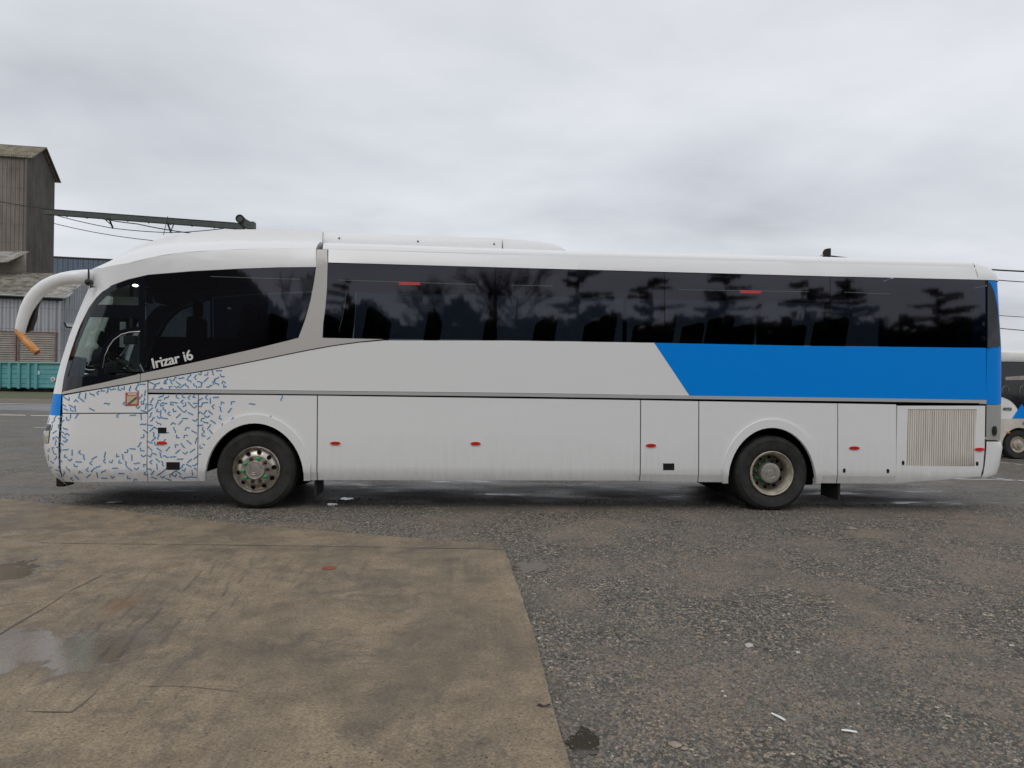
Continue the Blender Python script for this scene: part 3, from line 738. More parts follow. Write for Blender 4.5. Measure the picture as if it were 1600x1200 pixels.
for i in range(K+1):
    a, b, c, e = [r[i] for r in RS]; row = []
    for k in range(4):
        t = k/4; q = a.lerp(b, t); q.z += (b.z-a.z)*.28*sin(pi*t); row.append(q)
    for k in range(4):
        t = k/4; q = b.lerp(c, t); row.append(q)
    for k in range(6):
        t = k/5; q = c.lerp(e, t); row.append(q)
    rows.append(row+[Vector((v.x, 2*BY-v.y, v.z)) for v in row[::-1][1:]])
bm = bmesh.new(); grid(bm, rows); bmesh.ops.recalc_face_normals(bm, faces=bm.faces)
# closing face at the back end
last = rows[-1]; vv = [bm.verts.new(v) for v in last]; bm.faces.new(vv)
obj('front_roof_cap', bm, M['roof_white'], coach, smooth=True, ang=28, merge=True)
# air-conditioning pod
def podrow(px, yt, yb_, inset=0.0):
    Yp = .40+inset; t = at(px, yt, Yp+.04); b = at(px, yb_, Yp)
    x = t.x; r = [(Yp, b.z-.1), (Yp, b.z), (Yp+.02, lerp(b.z, t.z, .55)), (Yp+.05, t.z-.012), (Yp+.10, t.z), (BY, t.z+.02)]
    return [Vector((x, y, z)) for y, z in r]+[Vector((x, 2*BY-y, z)) for y, z in r[::-1][1:]]
bm = bmesh.new(); rows = [podrow(x, lerp(361.5, 371, (x-507)/277), lerp(379.5, 389.5, (x-507)/277)) for x in (505.2, 600, 700, 784)]
grid(bm, rows); bm.faces.new([bm.verts.new(v) for v in rows[0]]); bm.faces.new([bm.verts.new(v) for v in rows[-1]]); bmesh.ops.recalc_face_normals(bm, faces=bm.faces)
pod = obj('roof_pod', bm, M['roof_white'], coach, smooth=True, ang=40)
for cx, cy in ((530, 372), (653, 377), (772, 381.3)):
    q = at(cx, cy, .412); bm = bmesh.new(); box(bm, (q.x-.01, q.y-.012, q.z-.01), (q.x+.01, q.y+.01, q.z+.01), .003); obj('pod_screw', bm, M['black_trim'], pod)
bm = bmesh.new(); rows = [podrow(x, y, 390.5, ins) for x, y, ins in ((786, 371.6, .02), (815, 373.5, .02), (845, 376.5, .03), (866, 379.8, .06), (876, 383.5, .1), (882, 389, .2), (884, 394, .35))]
grid(bm, rows); bm.faces.new([bm.verts.new(v) for v in rows[0]]); bm.faces.new([bm.verts.new(v) for v in rows[-1]]); bmesh.ops.recalc_face_normals(bm, faces=bm.faces)
obj('roof_pod', bm, M['roof_white'], coach, smooth=True, ang=50)
# ---- dark core with wheel wells, underfloor
XF, XW = 0.0, 6.9694
core = [(S(100, 700)[0]+.05, .47), (-.68, .47)]+[(.68*cos(a), .53+.68*sin(a)) for a in [pi-pi*k/16 for k in range(17)]]+[(.68, .47), (XW-.68, .47)]+[(XW+.68*cos(a), .53+.68*sin(a)) for a in [pi-pi*k/16 for k in range(17)]]+[(XW+.68, .47), (S(1400, 700)[0], .47), (S(1530, 700)[0], .55), (S(1530, 700)[0], 1.50), (S(100, 640)[0]+.05, 1.38)]
bm = bmesh.new(); prism(bm, [(x, .06, z) for x, z in core], (0, 2.43, 0)); bmesh.ops.triangulate(bm, faces=[f for f in bm.faces if len(f.verts) > 4])
obj('chassis', bm, M['core_black'], coach)
bm = bmesh.new()
for x in (XF, XW):
    tube(bm, [(x, .3, .51), (x, 2.25, .51)], .09, 10); box(bm, (x-.2, 1.0, .35), (x+.2, 1.55, .7), .05); box(bm, (x-.69, 1.2, .42), (x+.69, 1.35, 1.25)); box(bm, (x+.5, .45, .30), (x+.8, 1.3, .6), .03) if x > 1 else None
for a, b in ((.9, 2.2), (7.9, 9.4), (2.6, 5.6)):
    box(bm, (a, .5, .36), (b, 2.0, .5), .03)
obj('axle', bm, M['core_black'], coach)
# inner liners of the side wall so that nothing shines through the joints
bm = bmesh.new()
zl0, zl1 = 1.42, zz(900, 537)
for s in (0, 1):
    y = .055 if not s else 2*BY-.075
    box(bm, (S(236, 610)[0], y, 1.40), (S(1535, 600)[0], y+.02, zz(1300, 545)))
    z3 = zz(800, 416); box(bm, (S(516, 400)[0], y+(.05 if not s else -.03), z3+.01), (S(1520, 420)[0], y+(.07 if not s else -.01), z3+.085))
obj('wall_lining', bm, M['core_black'], coach)
# ---- markers, latches, flaps
def side_oval(name, cx, cy, rx, ry, m, off=.014):
    return skin(name, ell(cx, cy, rx, ry, 16), M[m], off=off, th=.02)
for cx, cy in ((524, 692.5), (743, 693), (1017, 696), (1334.6, 700), (253, 692)):
    side_oval('side_marker', cx, cy, 8, 2.7, 'marker_red')
side_oval('side_marker', 1530, 702, 7.2, 2.6, 'bright_red', .016)
for cx, cy in ((1319, 735.3), (1387.3, 736), (1411, 723.3), (1526.6, 724.5)):
    skin('latch', [(cx-2, cy-2), (cx-1, cy-3.3), (cx+1, cy-3.3), (cx+2, cy-2), (cx+2, cy+2), (cx+1, cy+3.3), (cx-1, cy+3.3), (cx-2, cy+2)], M['black_trim'], off=.004, th=.01)
for x0, y0, x1, y1, r in ((260, 722, 281, 734, 1), (1036, 724, 1053.5, 734.5, 0), (247, 668, 260, 677, 1)):
    skin('vent_flap', [(x0, y0), (x1, y0), (x1, y1), (x0, y1)], M['black_trim'], off=.004, th=.008)
# warning sticker beside the driver's window
skin('sticker', [(196, 613.5), (217, 613), (217, 634), (196, 634.5)], M['label_red'], off=.003, th=.002)
st_ = skin('sticker', [(198.5, 618.5), (214.5, 618), (214.5, 631), (198.5, 631.5)], M['yellow'], off=.005, th=.002)
skin('sticker', [(199, 631.3), (214, 619), (214, 623), (203, 631.3)], M['text_grey'], off=.007, th=.002)
skin('sticker', [(200, 615), (213.5, 614.6), (213.5, 616.4), (200, 616.8)], M['visor_white'], off=.005, th=.002)
# ---- blue confetti pattern on the nose, door and wheel arch panel
bm = bmesh.new()
rnd = random.Random(11)
def ribbon(pts, wd, off=.0035):
    L, R = [], []
    for i, (x, z) in enumerate(pts):
        a = pts[max(i-1, 0)]; b = pts[min(i+1, len(pts)-1)]; t = Vector((b[0]-a[0], b[1]-a[1])).normalized()
        for s, D in ((1, L), (-1, R)):
            X, Z = x-t.y*wd*s/2, z+t.x*wd*s/2
            if X < xf(Z)+.06: return
            D.append(bm.verts.new((X, yb(X, Z)-off, Z)))
    for i in range(len(L)-1): bm.faces.new((L[i], L[i+1], R[i+1], R[i]))
def dens(x, y):
    if y < pl(SBB, x)+4 or y > bl(x)-2: return 0
    if x < 231: top = pl(SBB, x)+3
    if 232 < x and 606 < y < 619: return 0
    for v in (97, 231, 310):
        if abs(x-v) < 2.4: return 0
    if x < 231 and abs(y-645.5) < 3: return 0
    if 193 < x < 220 and 611 < y < 637: return 0
    if 257 < x < 284 and 719 < y < 737: return 0
    ex = ((x-FA[0])/88)**2+((y-FA[1])/99)**2
    if ex < 1: return 0
    if x > 312:
        if y < 612: return 1 if x < 352+(604-y)*-.35 else 0
        return max(.5, 1.0-(x-312)/110)*(1 if y < 700 else .8) if x < 376 else .05
    if 105 < x < 228 and 650 < y: 
        q = ((x-160)/66)**2+((y-672)/38)**2
        if q < 1: return .0
        return .72
    if x < 200 and y < 640 and 120 < x: return 1 if y < pl(SBB, x)+16 else .1
    if x > 250 and 660 < y < 708: return .62
    if x > 270 and 640 < y < 720: return .75
    return 1
cell = 7.7; placed = []
tries = 0
while tries < 30000:
    tries += 1
    x = rnd.uniform(62, 450); y = rnd.uniform(566, 753)
    dn = dens(x, y) if x > 97 else (1 if (y > 651 and y < 750 and x > 70) else 0)
    if dn <= 0: continue
    if x < 97 and not (x > pl([(648, 78), (662, 74), (697, 86), (699, 72), (730, 78), (752, 92)], y)): continue
    rad_ = cell/max(.3, dn)**.9 if dn >= .1 else 34
    if any((x-a)**2+(y-b)**2 < (max(rad_, c)*.93)**2 for a, b, c in placed): continue
    placed.append((x, y, rad_))
for x, y, _ in placed:
    X, Z = S(x, y); a = rnd.choice((rnd.uniform(.5, 1.0), rnd.uniform(-.9, -.3), rnd.uniform(-.15, .15), rnd.uniform(1.2, 1.7))); t = rnd.random(); l = .080
    D = lambda an, r: (cos(an)*r, sin(an)*r)
    if t < .35: L = [D(a, -l/2), D(a, l/2)]
    elif t < .7:
        b = a+rnd.choice((1, -1))*rnd.uniform(1.1, 1.9); p = D(a, l*.55); q = D(b, l*.5); L = [p, (0, 0), q]
    else:
        b = a+rnd.choice((1, -1))*1.1; p = D(a, l*.33); L = [(-p[0]-cos(b)*l*.3, -p[1]-sin(b)*l*.3), (-p[0]*.6, -p[1]*.6), (p[0]*.6, p[1]*.6), (p[0]*.6+cos(b)*l*.3, p[1]*.6+sin(b)*l*.3)]
    L2 = [L[0]]
    for p, q in zip(L, L[1:]): L2 += [((p[0]+q[0])/2, (p[1]+q[1])/2), q]
    ribbon([(X+p, Z+q) for p, q in L2], .0135)
obj('confetti_pattern', bm, M['stroke_blue'], coach)
# ---- maker's badge on the glass
def text_mesh(s, size, ext, shear=0):
    cu = bpy.data.curves.new('t', 'FONT'); cu.body = s; cu.size = size; cu.extrude = ext; cu.shear = shear; cu.offset = size*.018; cu.space_character = .95
    o = bpy.data.objects.new('t', cu); sc.collection.objects.link(o); bpy.context.view_layer.update()
    me = bpy.data.meshes.new_from_object(o.evaluated_get(bpy.context.evaluated_depsgraph_get()))
    bpy.data.objects.remove(o); return me
def place_text(name, s, size, p0, p1, y_, m, parent, thick=.006, shear=0):
    me = text_mesh(s, size, thick/2, shear); xs_ = [v.co.x for v in me.vertices]; w_ = max(xs_)-min(xs_); x_0 = min(xs_)
    p0, p1 = Vector(p0), Vector(p1); L = (p1-p0).length; ang = atan2(p1.y-p0.y, p1.x-p0.x); k = L/w_
    bm = bmesh.new(); bm.from_mesh(me)
    for v in bm.verts:
        X = (v.co.x-x_0)*k; Z = v.co.y*k
        v.co = (p0.x+X*cos(ang)-Z*sin(ang), y_-v.co.z, p0.y+X*sin(ang)+Z*cos(ang))
    return obj(name, bm, m, parent)
a_ = S(240, 575.5); b_ = S(283, 566); place_text('badge', 'Irizar', .16, a_, b_, yb(*a_)-.006, M['letter_silver'], coach)
a_ = S(289, 564.6); b_ = S(303, 561); place_text('badge', 'i6', .16, a_, b_, yb(*a_)-.006, M['letter_silver'], coach)
# ---- headlight and rear lamp
hz = [zz(80, 693), zz(80, 667)]
bm = bmesh.new()
rows = []
for i in range(9):
    z = lerp(hz[0], hz[1], i/8); b = sin(pi*i/8)
    o = outline('f', z, seam(z), None, 40)
    rows.append([v+Vector((-.006-.022*b*sin(pi*min(1, k/9)), -.008*b, 0)) for k, v in enumerate(o[8:20])])
grid(bm, rows); bmesh.ops.recalc_face_normals(bm, faces=bm.faces)
bm2 = bmesh.new(); grid(bm2, [[Vector((v.x+.01, v.y, v.z)) for v in r] for r in rows]); 
for v in bm2.verts: v.co.z += .03 if v.co.z > sum(hz)/2 else -.012
bmesh.ops.recalc_face_normals(bm2, faces=bm2.faces)
obj('headlight_surround', bm2, M['black_trim'], coach, smooth=True); hl = obj('headlight', bm, M['lens'], coach, smooth=True)
skin('rear_side_lamp', ell(1553, 673, 3.2, 7.5, 16), M['black_trim'], off=.025, th=.03)
skin('rear_side_lamp', ell(1554, 673, 1.6, 4.5, 12), M['nut_dark'], off=.03, th=.01)
# ---- mud flaps, steps, tow eye
bm = bmesh.new(); x = S(1311, 770)[0]; box(bm, (x-.01, .10, .14), (x+.02, .60, .5)); obj('mud_flap', bm, M['rubber'], coach)
bm = bmesh.new(); x = S(492, 770)[0]; box(bm, (x-.01, .12, .16), (x+.02, .62, .5)); obj('mud_flap', bm, M['rubber'], coach)
bm = bmesh.new(); q = S(103, 757); box(bm, (q[0]-.09, .25, q[1]-.02), (q[0]+.03, .5, q[1]+.12), .02); obj('underrun', bm, M['black_trim'], coach); bm = bmesh.new(); q = S(1542, 746); box(bm, (q[0]-.2, .3, q[1]-.03), (q[0]+.03, .6, q[1]+.04), .01); obj('underrun', bm, M['black_trim'], coach)
# ---- wheels
def wheel(name, cx, side, rear):
    s = 1 if side == 0 else -1; y0 = .035 if side == 0 else 2*BY-.035; c = (cx, y0, .515)
    bm = bmesh.new(); R_ = .52
    tp = [(.286, .075), (.296, .04), (.31, .026), (.335, .018), (.338, .012), (.37, .004), (.42, -.006), (.445, -.007), (.448, -.012), (.462, -.011), (.466, -.004), (.488, .008), (.505, .025), (.515, .045), (.519, .07), (.52, .1), (.508, .101), (.508, .112), (.52, .113), (.52, .15), (.508, .151), (.508, .162), (.52, .163), (.52, .24), (.505, .28), (.45, .29), (.30, .27)]
    lathe(bm, c, tp, 64, sgn=s)
    if rear: lathe(bm, (c[0], c[1]+s*.34, c[2]), tp, 64, sgn=s)
    for v in bm.verts: v.co.z = max(v.co.z, .002); 
    bmesh.ops.recalc_face_normals(bm, faces=bm.faces)
    ty = obj('tyre', bm, M['rubber'], coach, smooth=True, ang=40)
    if not rear:
        bm = bmesh.new()
        lathe(bm, c, [(.300, .06), (.307, .015), (.298, .006), (.284, .022), (.281, .045), (.272, .055), (.262, .045), (.235, .018), (.205, .002), (.188, -.002), (.186, -.012), (.15, -.014), (.125, -.014), (.123, -.03)], 64, sgn=s)
        bmesh.ops.recalc_face_normals(bm, faces=bm.faces); rim = obj('rim', bm, M['alloy'], coach, smooth=True, ang=30)
        bm = bmesh.new(); lathe(bm, c, [(.123, -.012), (.123, -.045), (.116, -.055), (.105, -.056), (.10, -.052), (.05, -.053), (0, -.053)], 40, sgn=s)
        for r_ in (.035, .06):                        # curved ridges of the hub emblem
            tube(bm, [(cx-.01+r_*cos(a), c[1]-.056*s, c[2]+r_*sin(a)) for a in [radians(130+10*k) for k in range(20)]], .005, 5)
        bmesh.ops.recalc_face_normals(bm, faces=bm.faces); obj('hub_cap', bm, M['hub_grey'], rim, smooth=True, ang=30)
        for k in range(10):
            bm = bmesh.new(); a = 2*pi*(k+.25)/10; px_, pz_ = cx+.236*cos(a), c[2]+.236*sin(a)
            ring = []
            for j in range(14):
                b = 2*pi*j/14; u_, v_ = .026*cos(b), .030*sin(b); ring.append(Vector((px_+u_*cos(a)-v_*sin(a), c[1]+s*(.009+.024-.0*u_+u_*.9), pz_+u_*sin(a)+v_*cos(a))))
            for p in ring: p.y = c[1]+s*(.008+(hypot(p.x-cx, p.z-c[2])-.235)*1.0-.0)
            bm.faces.new([bm.verts.new(p-Vector((0, s*.006, 0))) for p in ring]); obj('hand_hole', bm, M['core_black'], rim)
        for k in range(10):
            a = 2*pi*(k+.5)/10+radians(-14); g = (k in (4, 5, 6, 9, 2)) and side == 0
            px_, pz_ = cx+.155*cos(a), c[2]+.155*sin(a); bm = bmesh.new()
            lathe(bm, (px_, c[1], pz_), [(.025, -.012), (.025, -.03), (.023 if g else .018, -.05), (.012, -.058), (0, -.06)], 6 if not g else 12, sgn=s)
            bmesh.ops.recalc_face_normals(bm, faces=bm.faces)
            o = obj('wheel_nut', bm, M['green_cap' if g else 'nut_dark'], rim, smooth=g)
            if g: o['label'] = 'green plastic wheel nut cap'
    else:
        bm = bmesh.new()
        lathe(bm, c, [(.300, .05), (.308, .008), (.298, -.002), (.286, .006), (.278, .03), (.262, .045), (.254, .07), (.250, .155)], 64, sgn=s)
        bmesh.ops.recalc_face_normals(bm, faces=bm.faces); rim = obj('rim', bm, M['rim_beige'], coach, smooth=True, ang=32)
        bm = bmesh.new(); lathe(bm, c, [(.251, .15), (.225, .175), (.10, .18)], 64, sgn=s); bmesh.ops.recalc_face_normals(bm, faces=bm.faces); obj('wheel_disc', bm, M['disc_dirty'], rim, smooth=True, ang=32)
        bm = bmesh.new(); lathe(bm, c, [(.143, .18), (.143, .07), (.136, .05), (.115, .045), (.10, .044), (.05, .042), (.045, .036), (0, .036)], 40, sgn=s)
        tube(bm, [(cx+.07*cos(a), c[1]+.041*s, c[2]+.07*sin(a)) for a in [radians(12*k) for k in range(31)]], .004, 5)
        bmesh.ops.recalc_face_normals(bm, faces=bm.faces); obj('hub_cap', bm, M['hub_grey'], rim, smooth=True, ang=30)
        for k in range(10):
            bm = bmesh.new(); a = 2*pi*(k+.3)/10; q = (cx+.215*cos(a), c[1]+s*.176, c[2]+.215*sin(a)); lathe(bm, q, [(.026, -.006), (0, -.006)], 14, sgn=s); obj('hand_hole', bm, M['core_black'], rim)
        for k in range(10):
            a = 2*pi*(k+.8)/10; px_, pz_ = cx+.168*cos(a), c[2]+.168*sin(a); bm = bmesh.new()
            lathe(bm, (px_, c[1], pz_), [(.018, .18), (.018, .14), (.012, .125), (0, .122)], 8, sgn=s)
            bmesh.ops.recalc_face_normals(bm, faces=bm.faces); g = k in (2, 3, 4, 5, 6)
            o = obj('wheel_nut', bm, M['green_cap' if g else 'nut_dark'], rim)
for sd_ in (0, 1): wheel('wheel', XF, sd_, False); wheel('wheel', XW, sd_, True)
# ---- mirror arm on the near front corner
YM = .10
arm = [(141, 433.5, 12.5), (128, 433, 11.3), (112, 433.2, 10), (98, 435.5, 9.6), (84, 440, 9.6), (70, 447.5, 10), (58, 457.5, 10.3), (48.5, 470, 10.2), (41.5, 483.5, 9.6), (36.5, 498, 8.9), (33, 511, 8), (31, 519, 7.0), (30.5, 522, 5.5)]
bm = bmesh.new(); tube(bm, [at(x, y, YM+.10*max(0, (x-120)/20)) for x, y, r in arm], [r/F*9.9*.98 for x, y, r in arm], 16, flat=.75, side=Vector((0, 1, 0)))
bmesh.ops.recalc_face_normals(bm, faces=bm.faces); ma = obj('mirror_arm', bm, M['white_paint'], coach, smooth=True, ang=70)
bm = bmesh.new()
head = [(72, 450), (62, 462), (54, 478), (47, 495), (42, 510), (40, 518)]
tube(bm, [at(x, y, YM+.05) for x, y in head], [.015, .03, .045, .05, .045, .02], 10, flat=1.6, side=Vector((0, 1, 0))); bmesh.ops.recalc_face_normals(bm, faces=bm.faces)
obj('mirror_housing', bm, M['black_trim'], coach, smooth=True)
bm = bmesh.new()
loop = [(50, 478), (57, 471), (58, 480), (55, 496), (50, 510), (46, 518), (42, 520)]
tube(bm, [at(x, y, YM+.02) for x, y in loop], .007, 6); obj('mirror_rim', bm, M['nut_dark'], coach, smooth=True)
bm = bmesh.new(); 
prism(bm, [at(52, 484, YM+.03), at(56.5, 478, YM+.02), at(54.5, 496, YM+.02), at(47.5, 516, YM+.02), at(43.5, 517, YM+.03)], (0, .06, 0)); obj('mirror_glass', bm, M['nut_dark'], coach)
bm = bmesh.new(); am = [(26.5, 514, 3.6), (30, 520.5, 4.8), (35, 527, 5.3), (40, 532.5, 5.6), (41, 533.6, 6.3), (50, 542.5, 6.4), (58.5, 550.5, 6.0)]
tube(bm, [at(x, y, YM-.02) for x, y, r in am], [r/F*8.6 for x, y, r in am], 12, cap=True); bmesh.ops.recalc_face_normals(bm, faces=bm.faces)
obj('amber_marker', bm, M['amber'], coach, smooth=True, ang=40)['label'] = 'orange tube at the lower end of the mirror arm'
bm = bmesh.new(); tube(bm, [at(58.3, 550.3, YM-.02), at(59.5, 551.4, YM-.02)], [.046, .03], 12); obj('amber_marker', bm, M['amber_dark'], coach)
bm = bmesh.new(); q = at(139, 436, .13); tube(bm, [at(138.6, 421, .1), at(138.6, 444, .1)], .012, 6); lathe(bm, at(137.5, 441, .02), [(0, -.02), (.04, -.01), (.045, .05)], 14); bmesh.ops.recalc_face_normals(bm, faces=bm.faces); obj('mirror_hinge', bm, M['black_trim'], coach)
# ---- interior
zfl = 1.42
xi0, xi1 = S(100, 600)[0]+.25, S(1530, 500)[0]
bm = bmesh.new(); box(bm, (xi0+.3, .1, zfl), (xi1, 2.45, zfl+.04)); box(bm, (S(232, 500)[0], .12, zfl+.04), (S(236, 500)[0]+.02, 2.43, 2.05)); obj('floor', bm, M['core_black'], coach)
bm = bmesh.new(); box(bm, (S(196, 500)[0], .12, 3.17), (xi1, 2.43, 3.21)); box(bm, (xi1-.03, .12, 1.5), (xi1, 2.43, 3.17)); obj('ceiling', bm, M['interior_grey'], coach)
bm = bmesh.new()
xd0 = S(100, 600)[0]+.12; xd1 = S(208, 600)[0]
prism(bm, [(xd0, .16, 1.40), (xd0, .16, zz(120, 592)), (S(130, 590)[0], .16, zz(130, 583)), (S(150, 580)[0], .16, zz(150, 574)), (S(158, 575)[0], .16, zz(158, 577)), (S(168, 600)[0], .16, 1.56), (S(168, 600)[0], .16, 1.40)], (0, 2.2, 0))
obj('dashboard', bm, M['dash_grey'], coach)
bm = bmesh.new(); c = at(190, 568, .62); 
nrm = Vector((.62, 0, .78)); u_ = Vector((0, 1, 0)); v_ = nrm.cross(u_)
tube(bm, [c+u_*.24*cos(a)+v_*.24*sin(a) for a in [2*pi*k/36 for k in range(37)]], .017, 8)
for a in (0, pi/2+.3, pi, 3*pi/2): tube(bm, [c, c+u_*.235*cos(a)+v_*.235*sin(a)], .016, 6)
tube(bm, [c, c-nrm*.55], .04, 8); lathe(bm, c, [(0, -.05), (.06, -.03), (.06, .03), (0, .05)], 12); bmesh.ops.recalc_face_normals(bm, faces=bm.faces); obj('steering_wheel', bm, M['nut_dark'], coach, smooth=True)
bm = bmesh.new(); q = at(118, 573, .45)
vsb = box(bm, (q.x-.09, q.y-.09, q.z-.18), (q.x+.09, q.y+.09, q.z+.14), .02, rot=Matrix.Rotation(.18, 3, 'Y')); bkt = obj('bin', bm, M['blue_plastic'], coach); bkt['label'] = 'blue plastic bin on the dashboard'
bm = bmesh.new(); a_ = at(176.5, 463.5, .5); b_ = at(216, 477, .5); box(bm, (a_.x, .5, b_.z), (b_.x, .53, a_.z), .004); obj('sun_visor', bm, M['visor_white'], coach)
bm = bmesh.new(); a_ = at(192, 524, 1.0); b_ = at(213, 538, 1.0); box(bm, (a_.x, 1.0, b_.z), (b_.x, 1.06, a_.z), .015); box(bm, ((a_.x+b_.x)/2-.02, 1.02, a_.z), ((a_.x+b_.x)/2+.02, 1.05, 3.17)); obj('interior_mirror', bm, M['dash_grey'], coach)
bm = bmesh.new(); a_ = at(187, 503, 1.5); b_ = at(196, 543, 1.5); box(bm, (a_.x, 1.5, b_.z), (b_.x, 1.53, a_.z), .01); obj('grab_panel', bm, M['visor_white'], coach)
bm = bmesh.new(); q = at(211, 446, .55); lathe(bm, q, [(0, -.01), (.035, 0), (.03, .03)], 14)
for v in bm.verts: v.co.z = q.z+(v.co.z-q.z)*.5
obj('ceiling_lamp', bm, M['led'], coach)
def seat_mesh(name, x, y, w_=.92):
    bm = bmesh.new(); box(bm, (x-.23, y, 1.85), (x+.25, y+w_, 1.98), .04)
    for k in range(2):
        yy = y+k*w_/2; box(bm, (x+.20, yy+.02, 1.9), (x+.33, yy+w_/2-.02, 2.72), .05, rot=Matrix.Rotation(.16, 3, 'Y'), piv=(x+.26, yy, 1.95))
    box(bm, (x-.1, y+.2, 1.45), (x+.1, y+.7, 1.86)); return obj(name, bm, M['seat_cloth'], coach)
s0 = seat_mesh('seat', S(330, 500)[0], .18); s1 = seat_mesh('seat', S(330, 500)[0], 1.45)
for k in range(1, 11):
    for s in (s0, s1):
        o = s.copy(); link(o); o.parent = coach; o.location = (s.location.x+k*.83, s.location.y, s.location.z)
bm = bmesh.new(); x = S(225, 540)[0]
box(bm, (x, .35, 1.9), (x+.45, .85, 2.0), .04); box(bm, (x+.38, .35, 1.95), (x+.52, .85, 2.55), .05); box(bm, (x+.42, .47, 2.55), (x+.5, .73, 2.78), .04); box(bm, (x+.1, .45, 1.45), (x+.35, .75, 1.92)); obj('driver_seat', bm, M['seat_cloth'], coach)
bm = bmesh.new()
for px_ in (774, 1038, 1297):
    x = S(px_, 480)[0]
    for y in (.07, 2.42): box(bm, (x-.03, y, 1.9), (x+.03, y+.05, 3.2))
obj('window_pillar', bm, M['core_black'], coach)

# ================================================================ BACKGROUND, left
def wall_uv(name, quad, m, parent=None, nu=1, off=0):         # quad: 4 corners, bottom-left, bottom-right, top-right, top-left
    bm = bmesh.new(); vs = [bm.verts.new(q) for q in quad]; f = bm.faces.new(vs); uv = bm.loops.layers.uv.new('UVMap')
    o = Vector(quad[0]); u = (Vector(quad[1])-o).normalized(); nn = f.normal if f.normal.length else (Vector(quad[1])-o).cross(Vector(quad[2])-o).normalized()
    nn = (Vector(quad[1])-o).cross(Vector(quad[2])-o).normalized(); v = nn.cross(u)
    for lp in f.loops: d_ = lp.vert.co-o; lp[uv].uv = (d_.dot(u), d_.dot(v))
    g = bmesh.ops.extrude_face_region(bm, geom=[f]); nv = [e for e in g['geom'] if isinstance(e, bmesh.types.BMVert)]
    for q in nv: q.co -= nn*.12
    bmesh.ops.recalc_face_normals(bm, faces=bm.faces)
    return obj(name, bm, m, parent, merge=False)
def vz(p, z): return Vector((p.x, p.y, z))
# tall silo tower
D1 = 95.
A = atd(42, 300, D1); B = atd(85, 300, D1*1.085); dirx = (B-A); dirx.z = 0
Lf = atd(-60, 300, D1*.985)
zeave = atd(43, 243.5, D1).z
apx_ = A.lerp(B, .5)
zap = atd(66, 230, D1*1.04).z
tower = empty('silo_tower', (A.x, A.y, 0), 'tall grain silo tower clad in stained corrugated sheets with a small gable roof', 'silo')
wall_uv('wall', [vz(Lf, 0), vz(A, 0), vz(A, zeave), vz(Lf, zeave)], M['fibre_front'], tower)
bm = bmesh.new(); uv = bm.loops.layers.uv.new('UVMap'); Lg = dirx.length; un = dirx.normalized()
gp = [vz(A, 0), vz(B, 0), vz(B, zeave), vz(A+un*Lg*.5, zap), vz(A, zeave)]; f = bm.faces.new([bm.verts.new(p) for p in gp])
for lp in f.loops: lp[uv].uv = ((lp.vert.co-A).dot(un), lp.vert.co.z)
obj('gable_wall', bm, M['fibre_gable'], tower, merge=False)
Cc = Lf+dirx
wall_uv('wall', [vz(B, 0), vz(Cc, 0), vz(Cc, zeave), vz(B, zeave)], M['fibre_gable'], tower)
rd = (A-Lf); rd.z = 0; rd.normalize()
over = rd*.62; ed = un*.35
zo = zeave-.30
ridgeA = vz(A+un*Lg*.5, zap+.12)+over; ridgeL = vz(Lf+un*Lg*.5, zap+.12)
wall_uv('roof', [vz(Lf-ed, zo), vz(A-ed, zo)+over, ridgeA, ridgeL], M['tower_roof'], tower)
wall_uv('roof', [vz(A+dirx+ed*1.9, zo-.75)+over, vz(Lf+dirx+ed*1.9, zo-.75), ridgeL, ridgeA], M['tower_roof'], tower)
bm = bmesh.new()
for k in (-.02, .98): 
    q = A.lerp(B, 1.0) if k > .5 else A; tube(bm, [vz(q, 0)-rd*.05, vz(q, zeave)-rd*.05], .09, 6)
box(bm, (A.x-.15, A.y-.2, 0), (A.x+.02, A.y-.02, zeave)); obj('corner_trim', bm, M['fibre_front'], tower)
# low annex against the tower: pale lean-to roof, stained wall, mossy roof
annex = empty('silo_annex', (A.x-3, A.y-2, 0), 'stained annex with pale lean-to roof at the foot of the silo tower', 'annex')
D2 = 91.
wall_uv('wall', [atd(-60, 470, D2), atd(40, 470, D2+2.5), atd(41, 396, D2+2.5), atd(-60, 420, D2)], M['lean_wall'], annex)
wall_uv('roof', [atd(-60, 413, D2-.9), atd(11, 408.5, D2-.9), atd(45, 392.5, D2+3.5), atd(-30, 391.5, D2+3.5)], M['roof_pale'], annex)
# long shed with grey corrugated walls
D3 = 84.
shed = empty('storage_shed', (atd(93, 600, D3).x, atd(93, 600, D3).y, 0), 'low shed with grey corrugated metal walls, mossy roof and brown roller doors', 'shed')
E0 = atd(-150, 455, D3-1.5); E1 = atd(93.5, 465, D3)
zE = E1.z; fd = (E1-E0); fd.z = 0; fd.normalize(); bd_ = Vector((-fd.y, fd.x, 0))
if bd_.y < 0: bd_ = -bd_
gdir = (atd(300, 500, 107)-atd(93.5, 500, D3)); gdir.z = 0; gl = gdir.length; gdir.normalize()
wall_uv('wall', [vz(E0, 0), vz(E1, 0), vz(E1, zE), vz(E0, zE)], M['metal_grey'], shed)
